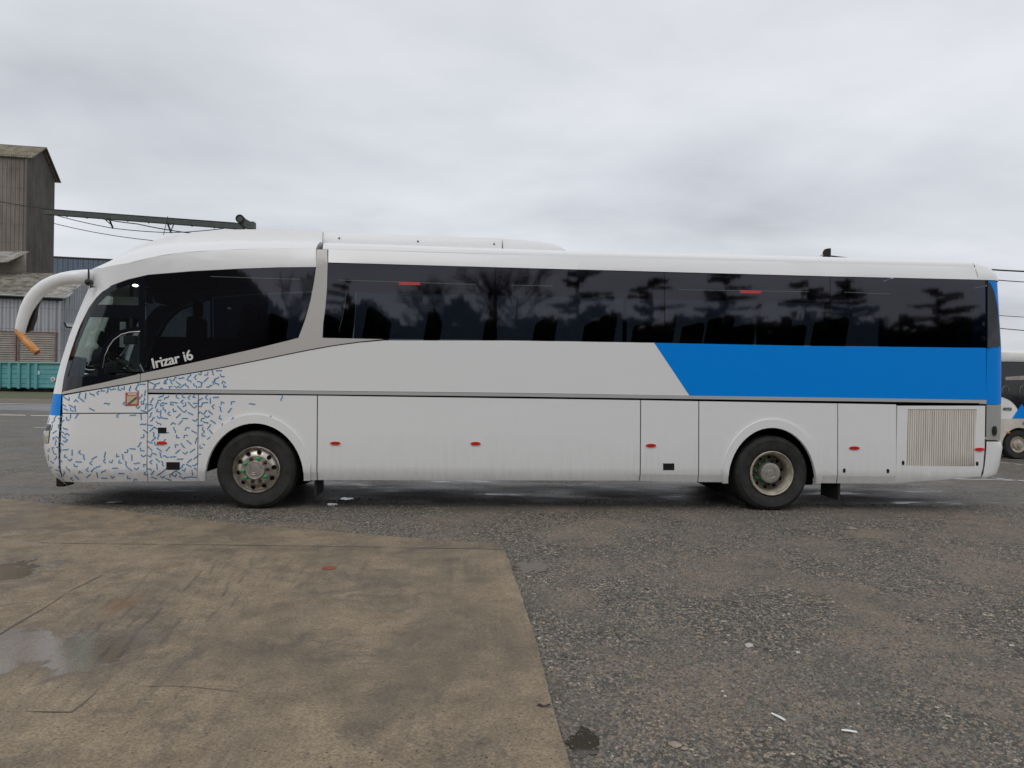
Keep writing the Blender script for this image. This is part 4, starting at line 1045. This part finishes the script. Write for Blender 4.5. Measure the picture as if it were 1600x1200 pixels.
# gable side wall: runs away to the right behind the coach
G1 = vz(E1, 0)+gdir*gl
zr = atd(150, 428, D3+8).z
bm = bmesh.new(); uv = bm.loops.layers.uv.new('UVMap')
gp = [vz(E1, 0), G1, vz(G1, zE+.2), vz(E1+gdir*gl*.42, zr+2.0), vz(E1, zE)]; f = bm.faces.new([bm.verts.new(p) for p in gp])
for lp in f.loops: lp[uv].uv = ((lp.vert.co-E1).dot(gdir), lp.vert.co.z)
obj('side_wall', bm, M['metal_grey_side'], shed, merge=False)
R1 = E1+gdir*gl*.42; R1 = vz(R1, zr+2.0)
eo = -bd_*.45
wall_uv('roof', [vz(E0, zE-.05)+eo, atd(33, 459.6, D3-.9)+eo*0, atd(88, 427, D3+9), atd(-90, 424, D3+9)], M['roof_mossy'], shed)
wall_uv('roof', [atd(30, 459.5, D3-.8), atd(105, 463.8, D3-.3), atd(134, 438, D3+8), atd(80, 432, D3+8)], M['roof_pale'], shed)
bm = bmesh.new()
tube(bm, [atd(-100, 456, D3-1.9), atd(104, 465.2, D3-.5)], .11, 6); tube(bm, [atd(104.5, 464.7, D3-.5), atd(134, 438.5, D3+8)], .12, 6)
obj('gutter', bm, M['pale_trim'], shed)
bm = bmesh.new(); tube(bm, [atd(-100, 459.5, D3-1.5), atd(98, 468.3, D3-.25)], .14, 6); obj('eaves_shade_strip', bm, M['dark_gap'], shed)  # solid dark strip standing in for the shade under the eaves
def on_wall(px_, py_, off=.1):                         # point on the front wall of the shed
    r = ray(px_, py_); nn = -bd_; p0 = E1+nn*off; return CAM+r*((p0-CAM).dot(nn)/r.dot(nn))
for x0, x1 in ((-40, 26.5), (30.5, 86.5)):
    dr = None
    q = [on_wall(x0, 600), on_wall(x1, 600), on_wall(x1, 518.5), on_wall(x0, 516.5)]
    q[0].z = q[1].z = .05
    pass
    bm = bmesh.new(); H_ = q[2].z
    k = int(H_/.26)
    for i in range(k):
        z0 = .05+i*.26; a, b = vz(q[0], z0), vz(q[1], z0)
        prism(bm, [a, a+Vector((0, 0, .24)), a+Vector((0, 0, .24))-bd_*.0, a-bd_*.06+Vector((0, 0, .06))], b-a)
    bmesh.ops.recalc_face_normals(bm, faces=bm.faces); obj('roller_door', bm, M['door_brown'], shed)
bm = bmesh.new()
for x in (24.8, 28.6, 86.8):
    a = on_wall(x, 520, .22); tube(bm, [vz(a, 0), a], .09, 6)
tube(bm, [on_wall(-60, 515.5, .2), on_wall(90, 519.5, .2)], .07, 6); obj('door_frame', bm, M['rust_frame'], shed)
bm = bmesh.new(); a = on_wall(91, 520, .12); b_ = on_wall(93.3, 520, .12); tube(bm, [vz(b_, 0), vz(b_, zE-.2)], .13, 6); obj('downpipe', bm, M['pale_trim'], shed)
q0 = atd(100, 504, 82); q1 = atd(113, 506, 83.5)
bm = bmesh.new(); prism(bm, [q0, atd(104, 510.5, 82), atd(114, 511.5, 83.5), q1], Vector((0, 1.0, 0))); bmesh.ops.recalc_face_normals(bm, faces=bm.faces)
wl = empty('wall_lamp', atd(108, 508, 82.5), 'grey wedge-shaped floodlight on the side wall of the storage shed', 'lamp')
obj('lamp_housing', bm, M['pale_trim'], wl)
bm = bmesh.new(); tube(bm, [atd(100.3, 504, 81.8), atd(104, 511, 81.8), atd(113, 512, 83)], .1, 6); obj('lamp_glass', bm, M['dark_gap'], wl)
# blue-grey warehouse behind
wh = empty('warehouse', (atd(82, 500, 140).x, atd(82, 500, 140).y, 0), 'blue-grey corrugated warehouse behind the silo tower', 'warehouse')
p0, p1 = atd(70, 401.5, 140), atd(420, 417, 149)
zw = p0.z
wall_uv('wall', [vz(p0, 0), vz(p1, 0), vz(p1, zw-.1), vz(p0, zw)], M['metal_blue'], wh)
bm = bmesh.new(); tube(bm, [vz(p0, zw+.1), vz(p1, zw)], .18, 6); obj('roof_edge', bm, M['nut_dark'], wh)
# ---- waste skip
sk = empty('waste_skip', gnd(45, 612.5), 'long teal open-top roll-off skip with pale rim, standing before the shed', 'skip')
DS = 1.7*F/24.5
a, b = gnd(-70, 610.5), gnd(97, 613.2); zt = atd(40, 568.5, (gnd(45, 612)-CAM).dot(FW)).z
fd2 = (b-a).normalized(); bk = Vector((-fd2.y, fd2.x, 0))*2.4; zb = .45
bm = bmesh.new()
for o_ in (Vector((0, 0, 0)), bk): prism(bm, [vz(a, zb)+o_, vz(b, zb)+o_, vz(b, zt)+o_, vz(a, zt)+o_], bk.normalized()*.08)
for q in (a, b): prism(bm, [vz(q, zb), vz(q, zb)+bk, vz(q, zt)+bk, vz(q, zt)], fd2*.08)
prism(bm, [vz(a, zb), vz(b, zb), vz(b, zb)+bk, vz(a, zb)+bk], Vector((0, 0, .1)))
for k in range(1, 5):
    z = lerp(zb, zt, k/5); tube(bm, [vz(a, z)-bk.normalized()*.02, vz(b, z)-bk.normalized()*.02], .035, 5)
bmesh.ops.recalc_face_normals(bm, faces=bm.faces); obj('skip_body', bm, M['skip_teal'], sk)
bm = bmesh.new(); tube(bm, [vz(a, zt+.10)-bk.normalized()*.1, vz(b, zt+.10)-bk.normalized()*.1], .13, 6); tube(bm, [vz(a, zt)+bk, vz(b, zt)+bk], .13, 6); obj('skip_rim', bm, M['skip_rim'], sk)
for px_ in (-30, 6.5, 39, 71.5, 96):
    p = gnd(px_, 612); t = (p-a).dot(fd2); p = a+fd2*t; bm = bmesh.new(); box(bm, (-.16, -.1, zb-.1), (.16, .1, zt+.02), .03); bmesh.ops.rotate(bm, cent=(0, 0, 0), matrix=Matrix.Rotation(atan2(fd2.y, fd2.x), 3, 'Z'), verts=bm.verts)
    bmesh.ops.translate(bm, vec=vz(p, 0)-bk.normalized()*.1, verts=bm.verts); obj('skip_rib', bm, M['skip_teal'], sk)
def sk_pt(px_, py_, off=.06):
    r = ray(px_, py_); nn = -bk.normalized(); p0_ = a+nn*off; return CAM+r*((p0_-CAM).dot(nn)/r.dot(nn))
bm = bmesh.new(); prism(bm, [sk_pt(56.5, 579.5), sk_pt(61.5, 579.5), sk_pt(61.5, 585), sk_pt(56.5, 585)], bk.normalized()*.03); obj('skip_label', bm, M['visor_white'], sk)
bm = bmesh.new(); c = sk_pt(82.5, 592.5, .2); lathe(bm, c, [(0, 0), (.24, 0), (.24, .05)], 16); obj('skip_label', bm, M['visor_white'], sk)
bm = bmesh.new(); lathe(bm, c-Vector((0, .03, 0)), [(0, 0), (.13, 0), (.13, .02)], 16); obj('skip_label', bm, M['label_red'], sk)
bm = bmesh.new(); 
for t in (.15, .5, .85):
    q = a.lerp(b, t); box(bm, (q.x-.4, q.y+.3, .0), (q.x+.4, q.y+2.2, zb), .05)
obj('skip_skid', bm, M['dark_gap'], sk)
# ---- conveyor boom
DC = 92.
cv_ = empty('conveyor_boom', vz(atd(72, 331, DC), 0), 'long dark green conveyor boom reaching out from the silo tower over the coach', 'conveyor')
a, b = atd(70, 330.5, DC+2), atd(368, 352.8, DC-6)
bm = bmesh.new(); up = Vector((0, 0, 1)); t = (b-a)
h0 = .31; h1 = .36
prism(bm, [a-up*h0, a+up*h0, a+up*h0+Vector((0, .7, 0)), a-up*h0+Vector((0, .7, 0))], t); 
for k in range(1, 9): q = a+t*(k/9.); box(bm, (q.x-.04, q.y-.03, q.z-h1-.02), (q.x+.04, q.y+.75, q.z+h1+.02))
bmesh.ops.recalc_face_normals(bm, faces=bm.faces); obj('boom', bm, M['conveyor_green'], cv_)
bm = bmesh.new(); tube(bm, [a+up*.34, b+up*.34], .06, 5); tube(bm, [a-up*.34, b-up*.34], .06, 5); obj('boom_edge', bm, M['nut_dark'], cv_)
for x_, y_, x2 in ((176.5, 357, 172), (267.5, 364, 273)):
    q = atd(x_, y_, DC); f_ = (x_-70)/298; q = atd(x_, y_, lerp(DC+2, DC-6, f_)); tp = a+t*f_-up*.25; bm = bmesh.new()
    tube(bm, [tp, q], .11, 5); tube(bm, [tp+(t.normalized()*(1.0 if x2 > x_ else -.9)), q+up*.3], .07, 5); obj('hanger', bm, M['dark_gap'], cv_)
bm = bmesh.new(); dd = DC-6
prism(bm, [atd(365, 357.5, dd), atd(365, 348, dd), atd(380, 348, dd), atd(380, 357.5, dd)], Vector((0, .9, 0)))
prism(bm, [atd(371, 342.5, dd), atd(378, 338.5, dd), atd(391, 346, dd), atd(396.5, 346, dd), atd(396.5, 357, dd), atd(384, 357, dd)], Vector((0, 1.0, 0)))
lathe(bm, atd(374.5, 341.5, dd-.1), [(0, 0), (.42, 0), (.46, .1), (.46, .9), (0, .95)], 18)
bmesh.ops.recalc_face_normals(bm, faces=bm.faces); obj('drive_head', bm, M['conveyor_green'], cv_)
bm = bmesh.new(); lathe(bm, atd(374.5, 341.5, dd-.16), [(.36, 0), (.5, .0), (.5, .06)], 18); tube(bm, [atd(371, 346, dd-.1), atd(384, 357, dd-.1)], .06, 5); bmesh.ops.recalc_face_normals(bm, faces=bm.faces); obj('drive_pulley', bm, M['dark_gap'], cv_)
# ---- cables
def cable(pts, r, label, grp='overhead cables'):
    bm = bmesh.new(); out = []
    for p, q in zip(pts, pts[1:]):
        k = 8
        for i in range(k): t = i/k; v = p.lerp(q, t); v.z -= (q-p).length*.012*4*t*(1-t); out.append(v)
    out.append(pts[-1]); tube(bm, out, r, 5)
    return tag(obj('overhead_cable', bm, M['cable_black'], smooth=True), label, 'cable', grp)
cable([atd(-60, 303, 80), atd(71, 326, 90)], .05, 'thin dark cable crossing the front of the silo tower to the conveyor boom')
cable([atd(84, 335.5, 90), atd(176, 356.5, 89), atd(267, 363.5, 88), atd(350, 357, 87)], .05, 'slack cable looping under the conveyor boom hangers')
cable([atd(150, 340, 90), atd(215, 350, 89), atd(300, 364.5, 88)], .065, 'darker cable hanging just below the middle of the conveyor boom')
cable([atd(84, 349, 92), atd(235, 375.5, 84), atd(420, 398, 78)], .045, 'lowest cable running from the silo tower down behind the coach roof')
cable([atd(262, 338, 87), atd(255.5, 367, 87)], .04, 'short vertical cable crossing the conveyor boom')
pole = empty('utility_pole', vz(atd(1293, 395, 42), 0), 'dark wooden pole whose top shows above the coach roof', 'pole')
pt = atd(1293.5, 389.5, 42)
bm = bmesh.new(); tube(bm, [vz(pt, 0), vz(pt, pt.z)], [.2, .17], 10); prism(bm, [atd(1288.6, 401, 41.8), atd(1288.6, 393, 41.8), atd(1291, 388.6, 41.8), atd(1298, 387.6, 41.8), atd(1298, 401, 41.8)], Vector((0, .25, 0))); obj('pole_shaft', bm, M['pole_wood'], pole)
bm = bmesh.new(); tube(bm, [atd(1289, 399.5, 41.9), atd(1285, 398, 41.9), atd(1282, 400, 41.9)], .03, 5); obj('insulator', bm, M['hub_grey'], pole)
for pts, r, lb in (([(1297, 400, 42), (1548, 421.3, 40), (1720, 425.5, 39)], .045, 'thick dark overhead cable, uppermost to the right of the coach'),
               ([(1297, 405, 42), (1556, 437.5, 40), (1720, 444, 39)], .026, 'thin overhead cable second from the top to the right of the coach'),
               ([(1297, 470, 42), (1562, 493, 40), (1720, 498, 39)], .018, 'faint overhead cable third from the top to the right of the coach'),
               ([(1297, 480, 42), (1562, 513, 40), (1720, 522, 39)], .024, 'thin overhead cable lowest in the sky right of the coach')):
    cable([atd(*p) for p in pts], r, lb)

# ================================================================ MINIBUS, right
YV = gnd(1593, 718).y
mb = empty('minibus', (gnd(1593, 718).x+2, YV+1, 0), 'white and cream minibus with dark side windows, parked behind the coach at the right', 'minibus')
def mpx(x, y): q = at(x, y, YV); return (q.x, q.z)
def mpanel(name, pts, m, off=0, th=.05):
    bm = bmesh.new(); prism(bm, [(x, YV-off, z) for x, z in [mpx(*p) for p in pts]], (0, th, 0)); bmesh.ops.triangulate(bm, faces=[f for f in bm.faces if len(f.verts) > 4]); return obj(name, bm, m, mb)
zt_ = mpx(1565, 565)[1]
x0_, x1_ = mpx(1540, 600)[0], mpx(1592, 600)[0]+4.6
ground_b = mpx(1592, 700)[1]
wc = mpx(1593, 697); wr = .37
low = [(x0_, .38), (wc[0]-.46, .38)]+[(wc[0]+.46*cos(t_), wc[1]+.46*sin(t_)) for t_ in [pi-pi*k/14 for k in range(15)]]+[(wc[0]+.46, .38), (x1_, .38), (x1_, mpx(1565, 654)[1]), (x0_, mpx(1565, 654)[1])]
bm = bmesh.new(); prism(bm, [(x, YV, z) for x, z in low], (0, 2.1, 0)); bmesh.ops.triangulate(bm, faces=[f for f in bm.faces if len(f.verts) > 4]); obj('lower_body', bm, M['van_cream'], mb)
zl = mpx(1565, 654)[1]; zwb = mpx(1565, 619)[1]; zwt = mpx(1565, 566)[1]; zrf = mpx(1565, 550)[1]
bm = bmesh.new(); box(bm, (x0_, YV+.004, zl), (x1_, YV+2.1, zwb+.45), .0); 
obj('side_wall', bm, M['van_white'], mb)
bm = bmesh.new(); vsx = box(bm, (x0_, YV+.02, zwt), (x1_, YV+2.08, zrf+.02), .07); obj('roof', bm, M['van_white'], mb, smooth=True)
bm = bmesh.new(); box(bm, (x0_+.02, YV+.05, zwb+.4), (x1_-.05, YV+2.05, zwt+.02)); obj('interior', bm, M['nut_dark'], mb)
R_ = (mpx(1600, 630)[0]-mpx(1572, 630)[0])
arc = [(x0_+.0, zl+.01), (x0_, zwb)]+[(mpx(1565, 1)[0]+0+(mpx(1603, 1)[0]-mpx(1565, 1)[0])*sin(t_), zl+.02+(zwb-zl-.02)*cos(t_)) for t_ in [pi/2*k/10 for k in range(11)]]
win = [(x0_+.1, zwb), (mpx(1565, 1)[0], zwb)]+arc[3:]+[(x1_-.6, zl+.25), (x1_-.8, zwt), (x0_+.1, zwt)]
bm = bmesh.new(); prism(bm, [(x, YV-.006, z) for x, z in win], (0, .02, 0)); bmesh.ops.triangulate(bm, faces=[f for f in bm.faces if len(f.verts) > 4]); obj('window', bm, M['frit_black'], mb)
tri_ = [mpx(1581.5, 653.5), mpx(1596, 631.5), mpx(1612, 653.5)]
bm = bmesh.new(); prism(bm, [(x, YV-.012, z) for x, z in tri_], (0, .01, 0)); obj('blue_flash', bm, M['blue_paint'], mb)
for cx in (1571, 1598):
    bm = bmesh.new(); c = at(cx, 611, YV-.012); tube(bm, [(c.x+.085*cos(t_), c.y, c.z+.13*sin(t_)) for t_ in [pi*k/10 for k in range(11)]]+[(c.x-.085, c.y, c.z-.05)], .012, 5); obj('headrest', bm, M['headrest'], mb)
mpanel('parcel_shelf', [(1570, 589), (1612, 586), (1612, 593), (1571, 594)], M['hub_grey'], off=.011, th=.004)
q0, q1 = mpx(1567, 641), mpx(1580.5, 641.2)
place_text('lettering', 'ents', .2, q0, q1, YV-.012, M['text_grey'], mb, .004)
place_text('lettering', 'a', .2, mpx(1597.5, 663), mpx(1601, 663), YV-.012, M['label_red'], mb, .004)
mpanel('side_lamp', [(1573, 674), (1577, 674), (1577, 677), (1573, 677)], M['amber'], off=.02)
bm = bmesh.new(); lathe(bm, (wc[0], YV+.03, wr), [(.2, .05), (.21, .02), (.28, -.005), (.34, .0), (wr-.01, .04), (wr, .1), (wr, .2), (.2, .22)], 40); bmesh.ops.recalc_face_normals(bm, faces=bm.faces); ty = obj('tyre', bm, M['rubber'], mb, smooth=True)
bm = bmesh.new(); lathe(bm, (wc[0], YV+.03, wr), [(.205, .04), (.20, .01), (.18, .02), (.13, .04), (.11, .0), (.06, -.02), (.05, -.05), (0, -.05)], 30); bmesh.ops.recalc_face_normals(bm, faces=bm.faces); obj('rim', bm, M['rim_beige'], mb, smooth=True, ang=30)
bm = bmesh.new(); box(bm, (x0_+.2, YV+.1, .2), (x1_-.2, YV+1.9, .4)); obj('chassis', bm, M['core_black'], mb)

# ================================================================ seen mirrored in the coach windows: trees and a shed behind the camera
def mir(px_, py_, dep): p = atd(px_, py_-56, dep); return Vector((p.x, -p.y, p.z))
def bare_tree(px_, top, dep, seed, label, wid=.9):
    rn = random.Random(seed); p = mir(px_, top, dep); H = p.z; t = empty('bare_tree', (p.x, p.y, 0), label, 'tree', 'trees mirrored in the coach windows')
    bm = bmesh.new(); tube(bm, [(p.x, p.y, 0), (p.x+.1, p.y, H*.45), (p.x-.1, p.y, H*.8)], [.3, .2, .08], 7); obj('trunk', bm, M['bark'], t)
    bm = bmesh.new()
    def br(q, d_, L, r, k):
        e = q+d_*L; tube(bm, [q, q.lerp(e, .5)+Vector((rn.uniform(-.1, .1),)*3)*L*.5, e], [r, r*.8, r*.55], 4)
        if k: 
            for _ in range(4): br(q.lerp(e, rn.uniform(.35, 1)), (d_+Vector((rn.uniform(-1, 1), rn.uniform(-1, 1), rn.uniform(-.3, .8)))*.75).normalized(), L*.62, r*.6, k-1)
    for i in range(16):
        z = H*rn.uniform(.3, .8); a = rn.uniform(0, 2*pi); br(Vector((p.x, p.y, z)), Vector((cos(a)*wid, sin(a)*wid, .8)).normalized(), H*.17, .07, 3)
    obj('crown', bm, M['bark'], t); return t
def cedar(px_, top, dep, seed, label, wid=5.):
    rn = random.Random(seed); p = mir(px_, top, dep); H = p.z; t = empty('cedar_tree', (p.x, p.y, 0), label, 'tree', 'trees mirrored in the coach windows')
    bm = bmesh.new(); tube(bm, [(p.x, p.y, 0), (p.x, p.y, H*.9)], [.4, .1], 7); obj('trunk', bm, M['bark'], t)
    bm = bmesh.new()
    for i in range(46):
        z = H*rn.uniform(.15, 1)**.8; r = wid*(1.15-z/H)*rn.uniform(.6, 1.15)+.6; a = rn.uniform(0, 2*pi)
        for j in range(70):
            rr = r*rn.uniform(.1, 1); aa = a+rn.uniform(-.35, .35)*(1.2-rr/r); c = Vector((p.x+rr*cos(aa), p.y+rr*sin(aa), z+rr*.06+rn.uniform(-.12, .15)))
            u_ = Vector((rn.uniform(-1, 1), rn.uniform(-1, 1), rn.uniform(-.3, .3)))*.34; v_ = Vector((rn.uniform(-1, 1), rn.uniform(-1, 1), rn.uniform(-.3, .3)))*.2
            bm.faces.new([bm.verts.new(c+u_), bm.verts.new(c+v_), bm.verts.new(c-u_), bm.verts.new(c-v_)])
    obj('crown', bm, M['needles'], t, merge=False); return t
bare_tree(680, 416, 55, 3, 'bare deciduous tree mirrored in the first long window of the coach')
bare_tree(775, 412, 52, 4, 'bare tree mirrored at the joint after the first long window of the coach')
bare_tree(812, 420, 54, 9, 'bare tree mirrored left in the second long window of the coach')
bare_tree(455, 436, 60, 6, 'small bare tree mirrored in the sloping front side window of the coach')
cedar(545, 446, 58, 1, 'dark cedar mirrored at the front end of the first long coach window')
cedar(905, 428, 56, 2, 'broad cedar mirrored in the second long coach window', 6)
cedar(1020, 440, 62, 5, 'dark cedar mirrored at the end of the second long coach window', 6)
cedar(1140, 430, 60, 8, 'tall cedar mirrored in the third long coach window', 6)
cedar(1262, 452, 58, 12, 'lower cedar mirrored near the end of the third coach window', 5)
cedar(1330, 446, 60, 17, 'cedar mirrored at the start of the last coach window', 5)
cedar(1470, 456, 60, 15, 'cedar mirrored near the rear end of the last coach window', 6)
rn = random.Random(5); bm = bmesh.new()
for i in range(17000):
    x = rn.uniform(-24, 48); y = -50+rn.uniform(-3, 3); hh = 9.6+2.2*mnoise.noise(Vector((x*.25, 0, 0)))+.7*mnoise.noise(Vector((x*1.1, 4, 0)))
    c = Vector((x, y, rn.uniform(0, hh))); u_ = Vector((rn.uniform(-1, 1), rn.uniform(-1, 1), rn.uniform(-1, 1)))*.65; v_ = Vector((rn.uniform(-1, 1), rn.uniform(-1, 1), rn.uniform(-1, 1)))*.5
    bm.faces.new([bm.verts.new(c+u_), bm.verts.new(c+v_), bm.verts.new(c-u_), bm.verts.new(c-v_)])
tag(obj('tree_belt', bm, M['needles'], merge=False), 'dark belt of low trees mirrored along the bottom of the coach windows', 'trees', kind='stuff')
p0, p1 = mir(340, 425, 40), mir(440, 500, 62)
hb = empty('depot_hall', (p0.x, p0.y, 0), 'grey industrial hall mirrored in the sloping front side window of the coach', 'hall')
pL = Vector((p0.x-16, p0.y+3, 0))
bm = bmesh.new(); prism(bm, [vz(pL, 0), vz(p0, 0), vz(p0, p0.z+.8), vz(pL, p0.z+.8)], (p1.x-p0.x, p1.y-p0.y, 0)); obj('wall', bm, M['wall_reflect'], hb)
bm = bmesh.new(); prism(bm, [vz(pL, p0.z+.8), vz(p0, p0.z+.8), vz(pL.lerp(p0, .5), p0.z+3)], (p1.x-p0.x, p1.y-p0.y, 0)); bmesh.ops.recalc_face_normals(bm, faces=bm.faces); obj('roof', bm, M['metal_grey_side'], hb)

# ================================================================ loose things on the ground
def rock(name, px_, py_, rx, ry, rz, m, label, cat, seed=0, z0=0, rot=0, grp=None, gr_pow=1):
    bm = bmesh.new(); bmesh.ops.create_icosphere(bm, subdivisions=3, radius=1)
    for v in bm.verts:
        nn = mnoise.noise(v.co*1.3+Vector((seed, 0, 0)))*.28+mnoise.noise(v.co*3+Vector((0, seed, 0)))*.1
        v.co *= (1+nn); v.co.x *= rx; v.co.y *= ry; v.co.z *= rz
    bmesh.ops.rotate(bm, cent=(0, 0, 0), matrix=Matrix.Rotation(rot, 3, 'Z'), verts=bm.verts)
    g = gnd(px_, py_, z0); bmesh.ops.translate(bm, vec=Vector((0, 0, rz*.7)), verts=bm.verts)
    o = obj(name, bm, m, smooth=True, ang=60); o.location = g; return tag(o, label, cat, grp)
rock('pebble', 1170, 1011, .027, .022, .014, M['stone_pale'], 'largest pale oval pebble on the gravel right of the slab', 'stone', 1)
rock('pebble', 1247, 1021, .015, .012, .009, M['stone_pale'], 'small pale pebble right of the large oval pebble', 'stone', 2, rot=.5)
rock('flat_stone', 1055, 1165, .031, .028, .007, M['stone_tan'], 'larger flat tan stone near the lower puddle', 'stone', 3, rot=.4)
rock('flat_stone', 1070, 1171, .019, .014, .006, M['stone_tan'], 'smaller flat tan stone touching the larger tan stone', 'stone', 4)
rock('pebble', 1133, 1089, .010, .009, .006, M['stone_pale'], 'tiny cream pebble left of the white plastic sticks', 'stone', 5)
rock('pebble', 1129, 1081, .011, .007, .005, M['stone_pale'], 'tiny white chip just above the cream pebble', 'stone', 6)
rock('flat_stone', 1140, 1143, .018, .010, .006, M['stone_tan'], 'brown flat stone between tan stones and the first plastic stick', 'stone', 7)
rock('flat_stone', 1331, 826.5, .05, .045, .012, M['stone_tan'], 'tan stone beside the dark patch in front of the rear wheel', 'stone', 8)
for (x0, y0, x1, y1, lb) in ((1206, 1114.5, 1227, 1125.5, 'white plastic stick lying slanted on the gravel'), (1315, 1140.5, 1339, 1144, 'white plastic stick lying level, right of the slanted one')):
    bm = bmesh.new(); tube(bm, [gnd(x0, y0, .009), gnd((x0+x1)/2, (y0+y1)/2-.4, .011), gnd(x1, y1, .009)], [.0065, .008, .0075], 8, flat=.7)
    tag(obj('plastic_stick', bm, M['stick_white'], smooth=True, ang=60), lb, 'litter')
bm = bmesh.new(); c = gnd(514, 888, ZS)
lathe(bm, (0, 0, 0), [(0, .006), (.055, .005), (.066, .001)], 24); bmesh.ops.rotate(bm, cent=(0, 0, 0), matrix=Matrix.Rotation(pi/2, 3, 'X'), verts=bm.verts)
bmesh.ops.recalc_face_normals(bm, faces=bm.faces)
o = obj('rusty_cap', bm, M['rust_disc'], smooth=True); o.location = c+Vector((0, 0, .002)); tag(o, 'flat round rusty metal cap on the concrete slab', 'cap')
bm = bmesh.new(); c = gnd(849, 1103.5, ZS); L = []
for k in range(9): L.append((lerp(-.035, .035, k/8), .014*sin(pi*k/8), .006+.006*sin(k)))
grid(bm, [[c+Vector((x, y, z)) for x, y, z in L], [c+Vector((x, 0, .004)) for x, y, z in L], [c+Vector((x, -y, z)) for x, y, z in L]])
tag(obj('dead_leaf', bm, M['leaf_brown'], merge=False), 'dark brown dead leaf near the slab edge', 'leaf')
# gravel: many small stones in one mesh
import numpy as np
rg = np.random.default_rng(3); NS = 46000
dep = 2.7+rg.random(NS*3)**1.5*8.0
U = rg.uniform(-60, 1700, NS*3)
V, Fc, Ci = [], [], []
base = np.array([(1, 0, 0), (.3, .95, 0), (-.8, .6, 0), (-.8, -.6, 0), (.3, -.95, 0), (.1, 0, .7), (-.3, .15, .55)])
tris = [(0, 1, 5), (1, 6, 5), (1, 2, 6), (2, 3, 6), (3, 4, 6), (4, 5, 6), (4, 0, 5)]
from mathutils.geometry import intersect_point_tri_2d
edge_side = [(p.x, p.y) for p in fine_]
ey = np.array([p[1] for p in edge_side[::-1]]); 
def slab_x(yv):                                      # x of the slab's right edge at a given y
    e = [(p.y, p.x) for p in P[-8:]]; e.sort(); return pl(e, yv)
ytop = [(p.x, p.y) for p in P[:11]]
cnt = 0
EDG = []                                             # grit gathered along the foot of the slab edge
for i in range(0, len(fine_)-1):
    a_, b_ = fine_[i], fine_[i+1]; t_ = (b_-a_)
    if t_.length < 1e-4 or a_.y < -9 or a_.x < -7: continue
    nn = Vector((t_.y, -t_.x, 0)).normalized(); nn = -nn if (a_.x < P[8].x-.05 and nn.y < 0) or (a_.x >= P[8].x-.05 and nn.x < 0) else nn
    for k in range(9): EDG.append(a_.lerp(b_, rg.random())+nn*(.002+.07*rg.random()**2))
for dpt, u in [(None, e) for e in EDG]+list(zip(dep, U)):
    q = u if dpt is None else CAM+(FW+RT*((u-800)/F))*dpt; x, y = q.x, q.y
    if y > 1.2: continue
    ye = pl(ytop, x); edge_ = dpt is None; dpt = dpt or 5.
    if not edge_ and x < slab_x(y)+.01 and y < ye+.01:  continue
    d1 = mnoise.noise(Vector((x*.55, y*.55, 1.5)))+.5*mnoise.noise(Vector((x*1.6, y*1.6, 7)))
    if d1 < rg.uniform(-.55, .35) and not edge_: continue
    c = rg.random(); mi = 0 if c < .48 else 1 if c < .82 else 2 if c < .955 else 3 if c < .993 else 4
    s = (.0055+.0105*rg.random()**2.0)*(1+max(0, dpt-6)*.06)*(.6 if mi == 4 else 1); a = rg.uniform(0, 6.28); ca, sa = cos(a), sin(a); e = rg.uniform(.6, 1)
    b = len(V)
    for k in base:
        X, Y_ = k[0]*s, k[1]*s*e; V.append((x+X*ca-Y_*sa, y+X*sa+Y_*ca, k[2]*s*rg.uniform(.6, 1.0) if k[2] else -.001))
    for t in tris: Fc.append(tuple(b+i for i in t)); Ci.append(mi)
    cnt += 1
    if cnt > NS: break
me = bpy.data.meshes.new('gravel'); me.from_pydata(V, [], Fc); me.polygons.foreach_set('material_index', Ci)
for i, c in enumerate([(.085, .084, .078), (.175, .165, .145), (.25, .215, .17), (.30, .20, .14), (.52, .50, .45)]): me.materials.append(plain('gravel_%d' % i, c, .8, vary=.35, scale=60))
tag(link(bpy.data.objects.new('gravel', me)), kind='stuff')
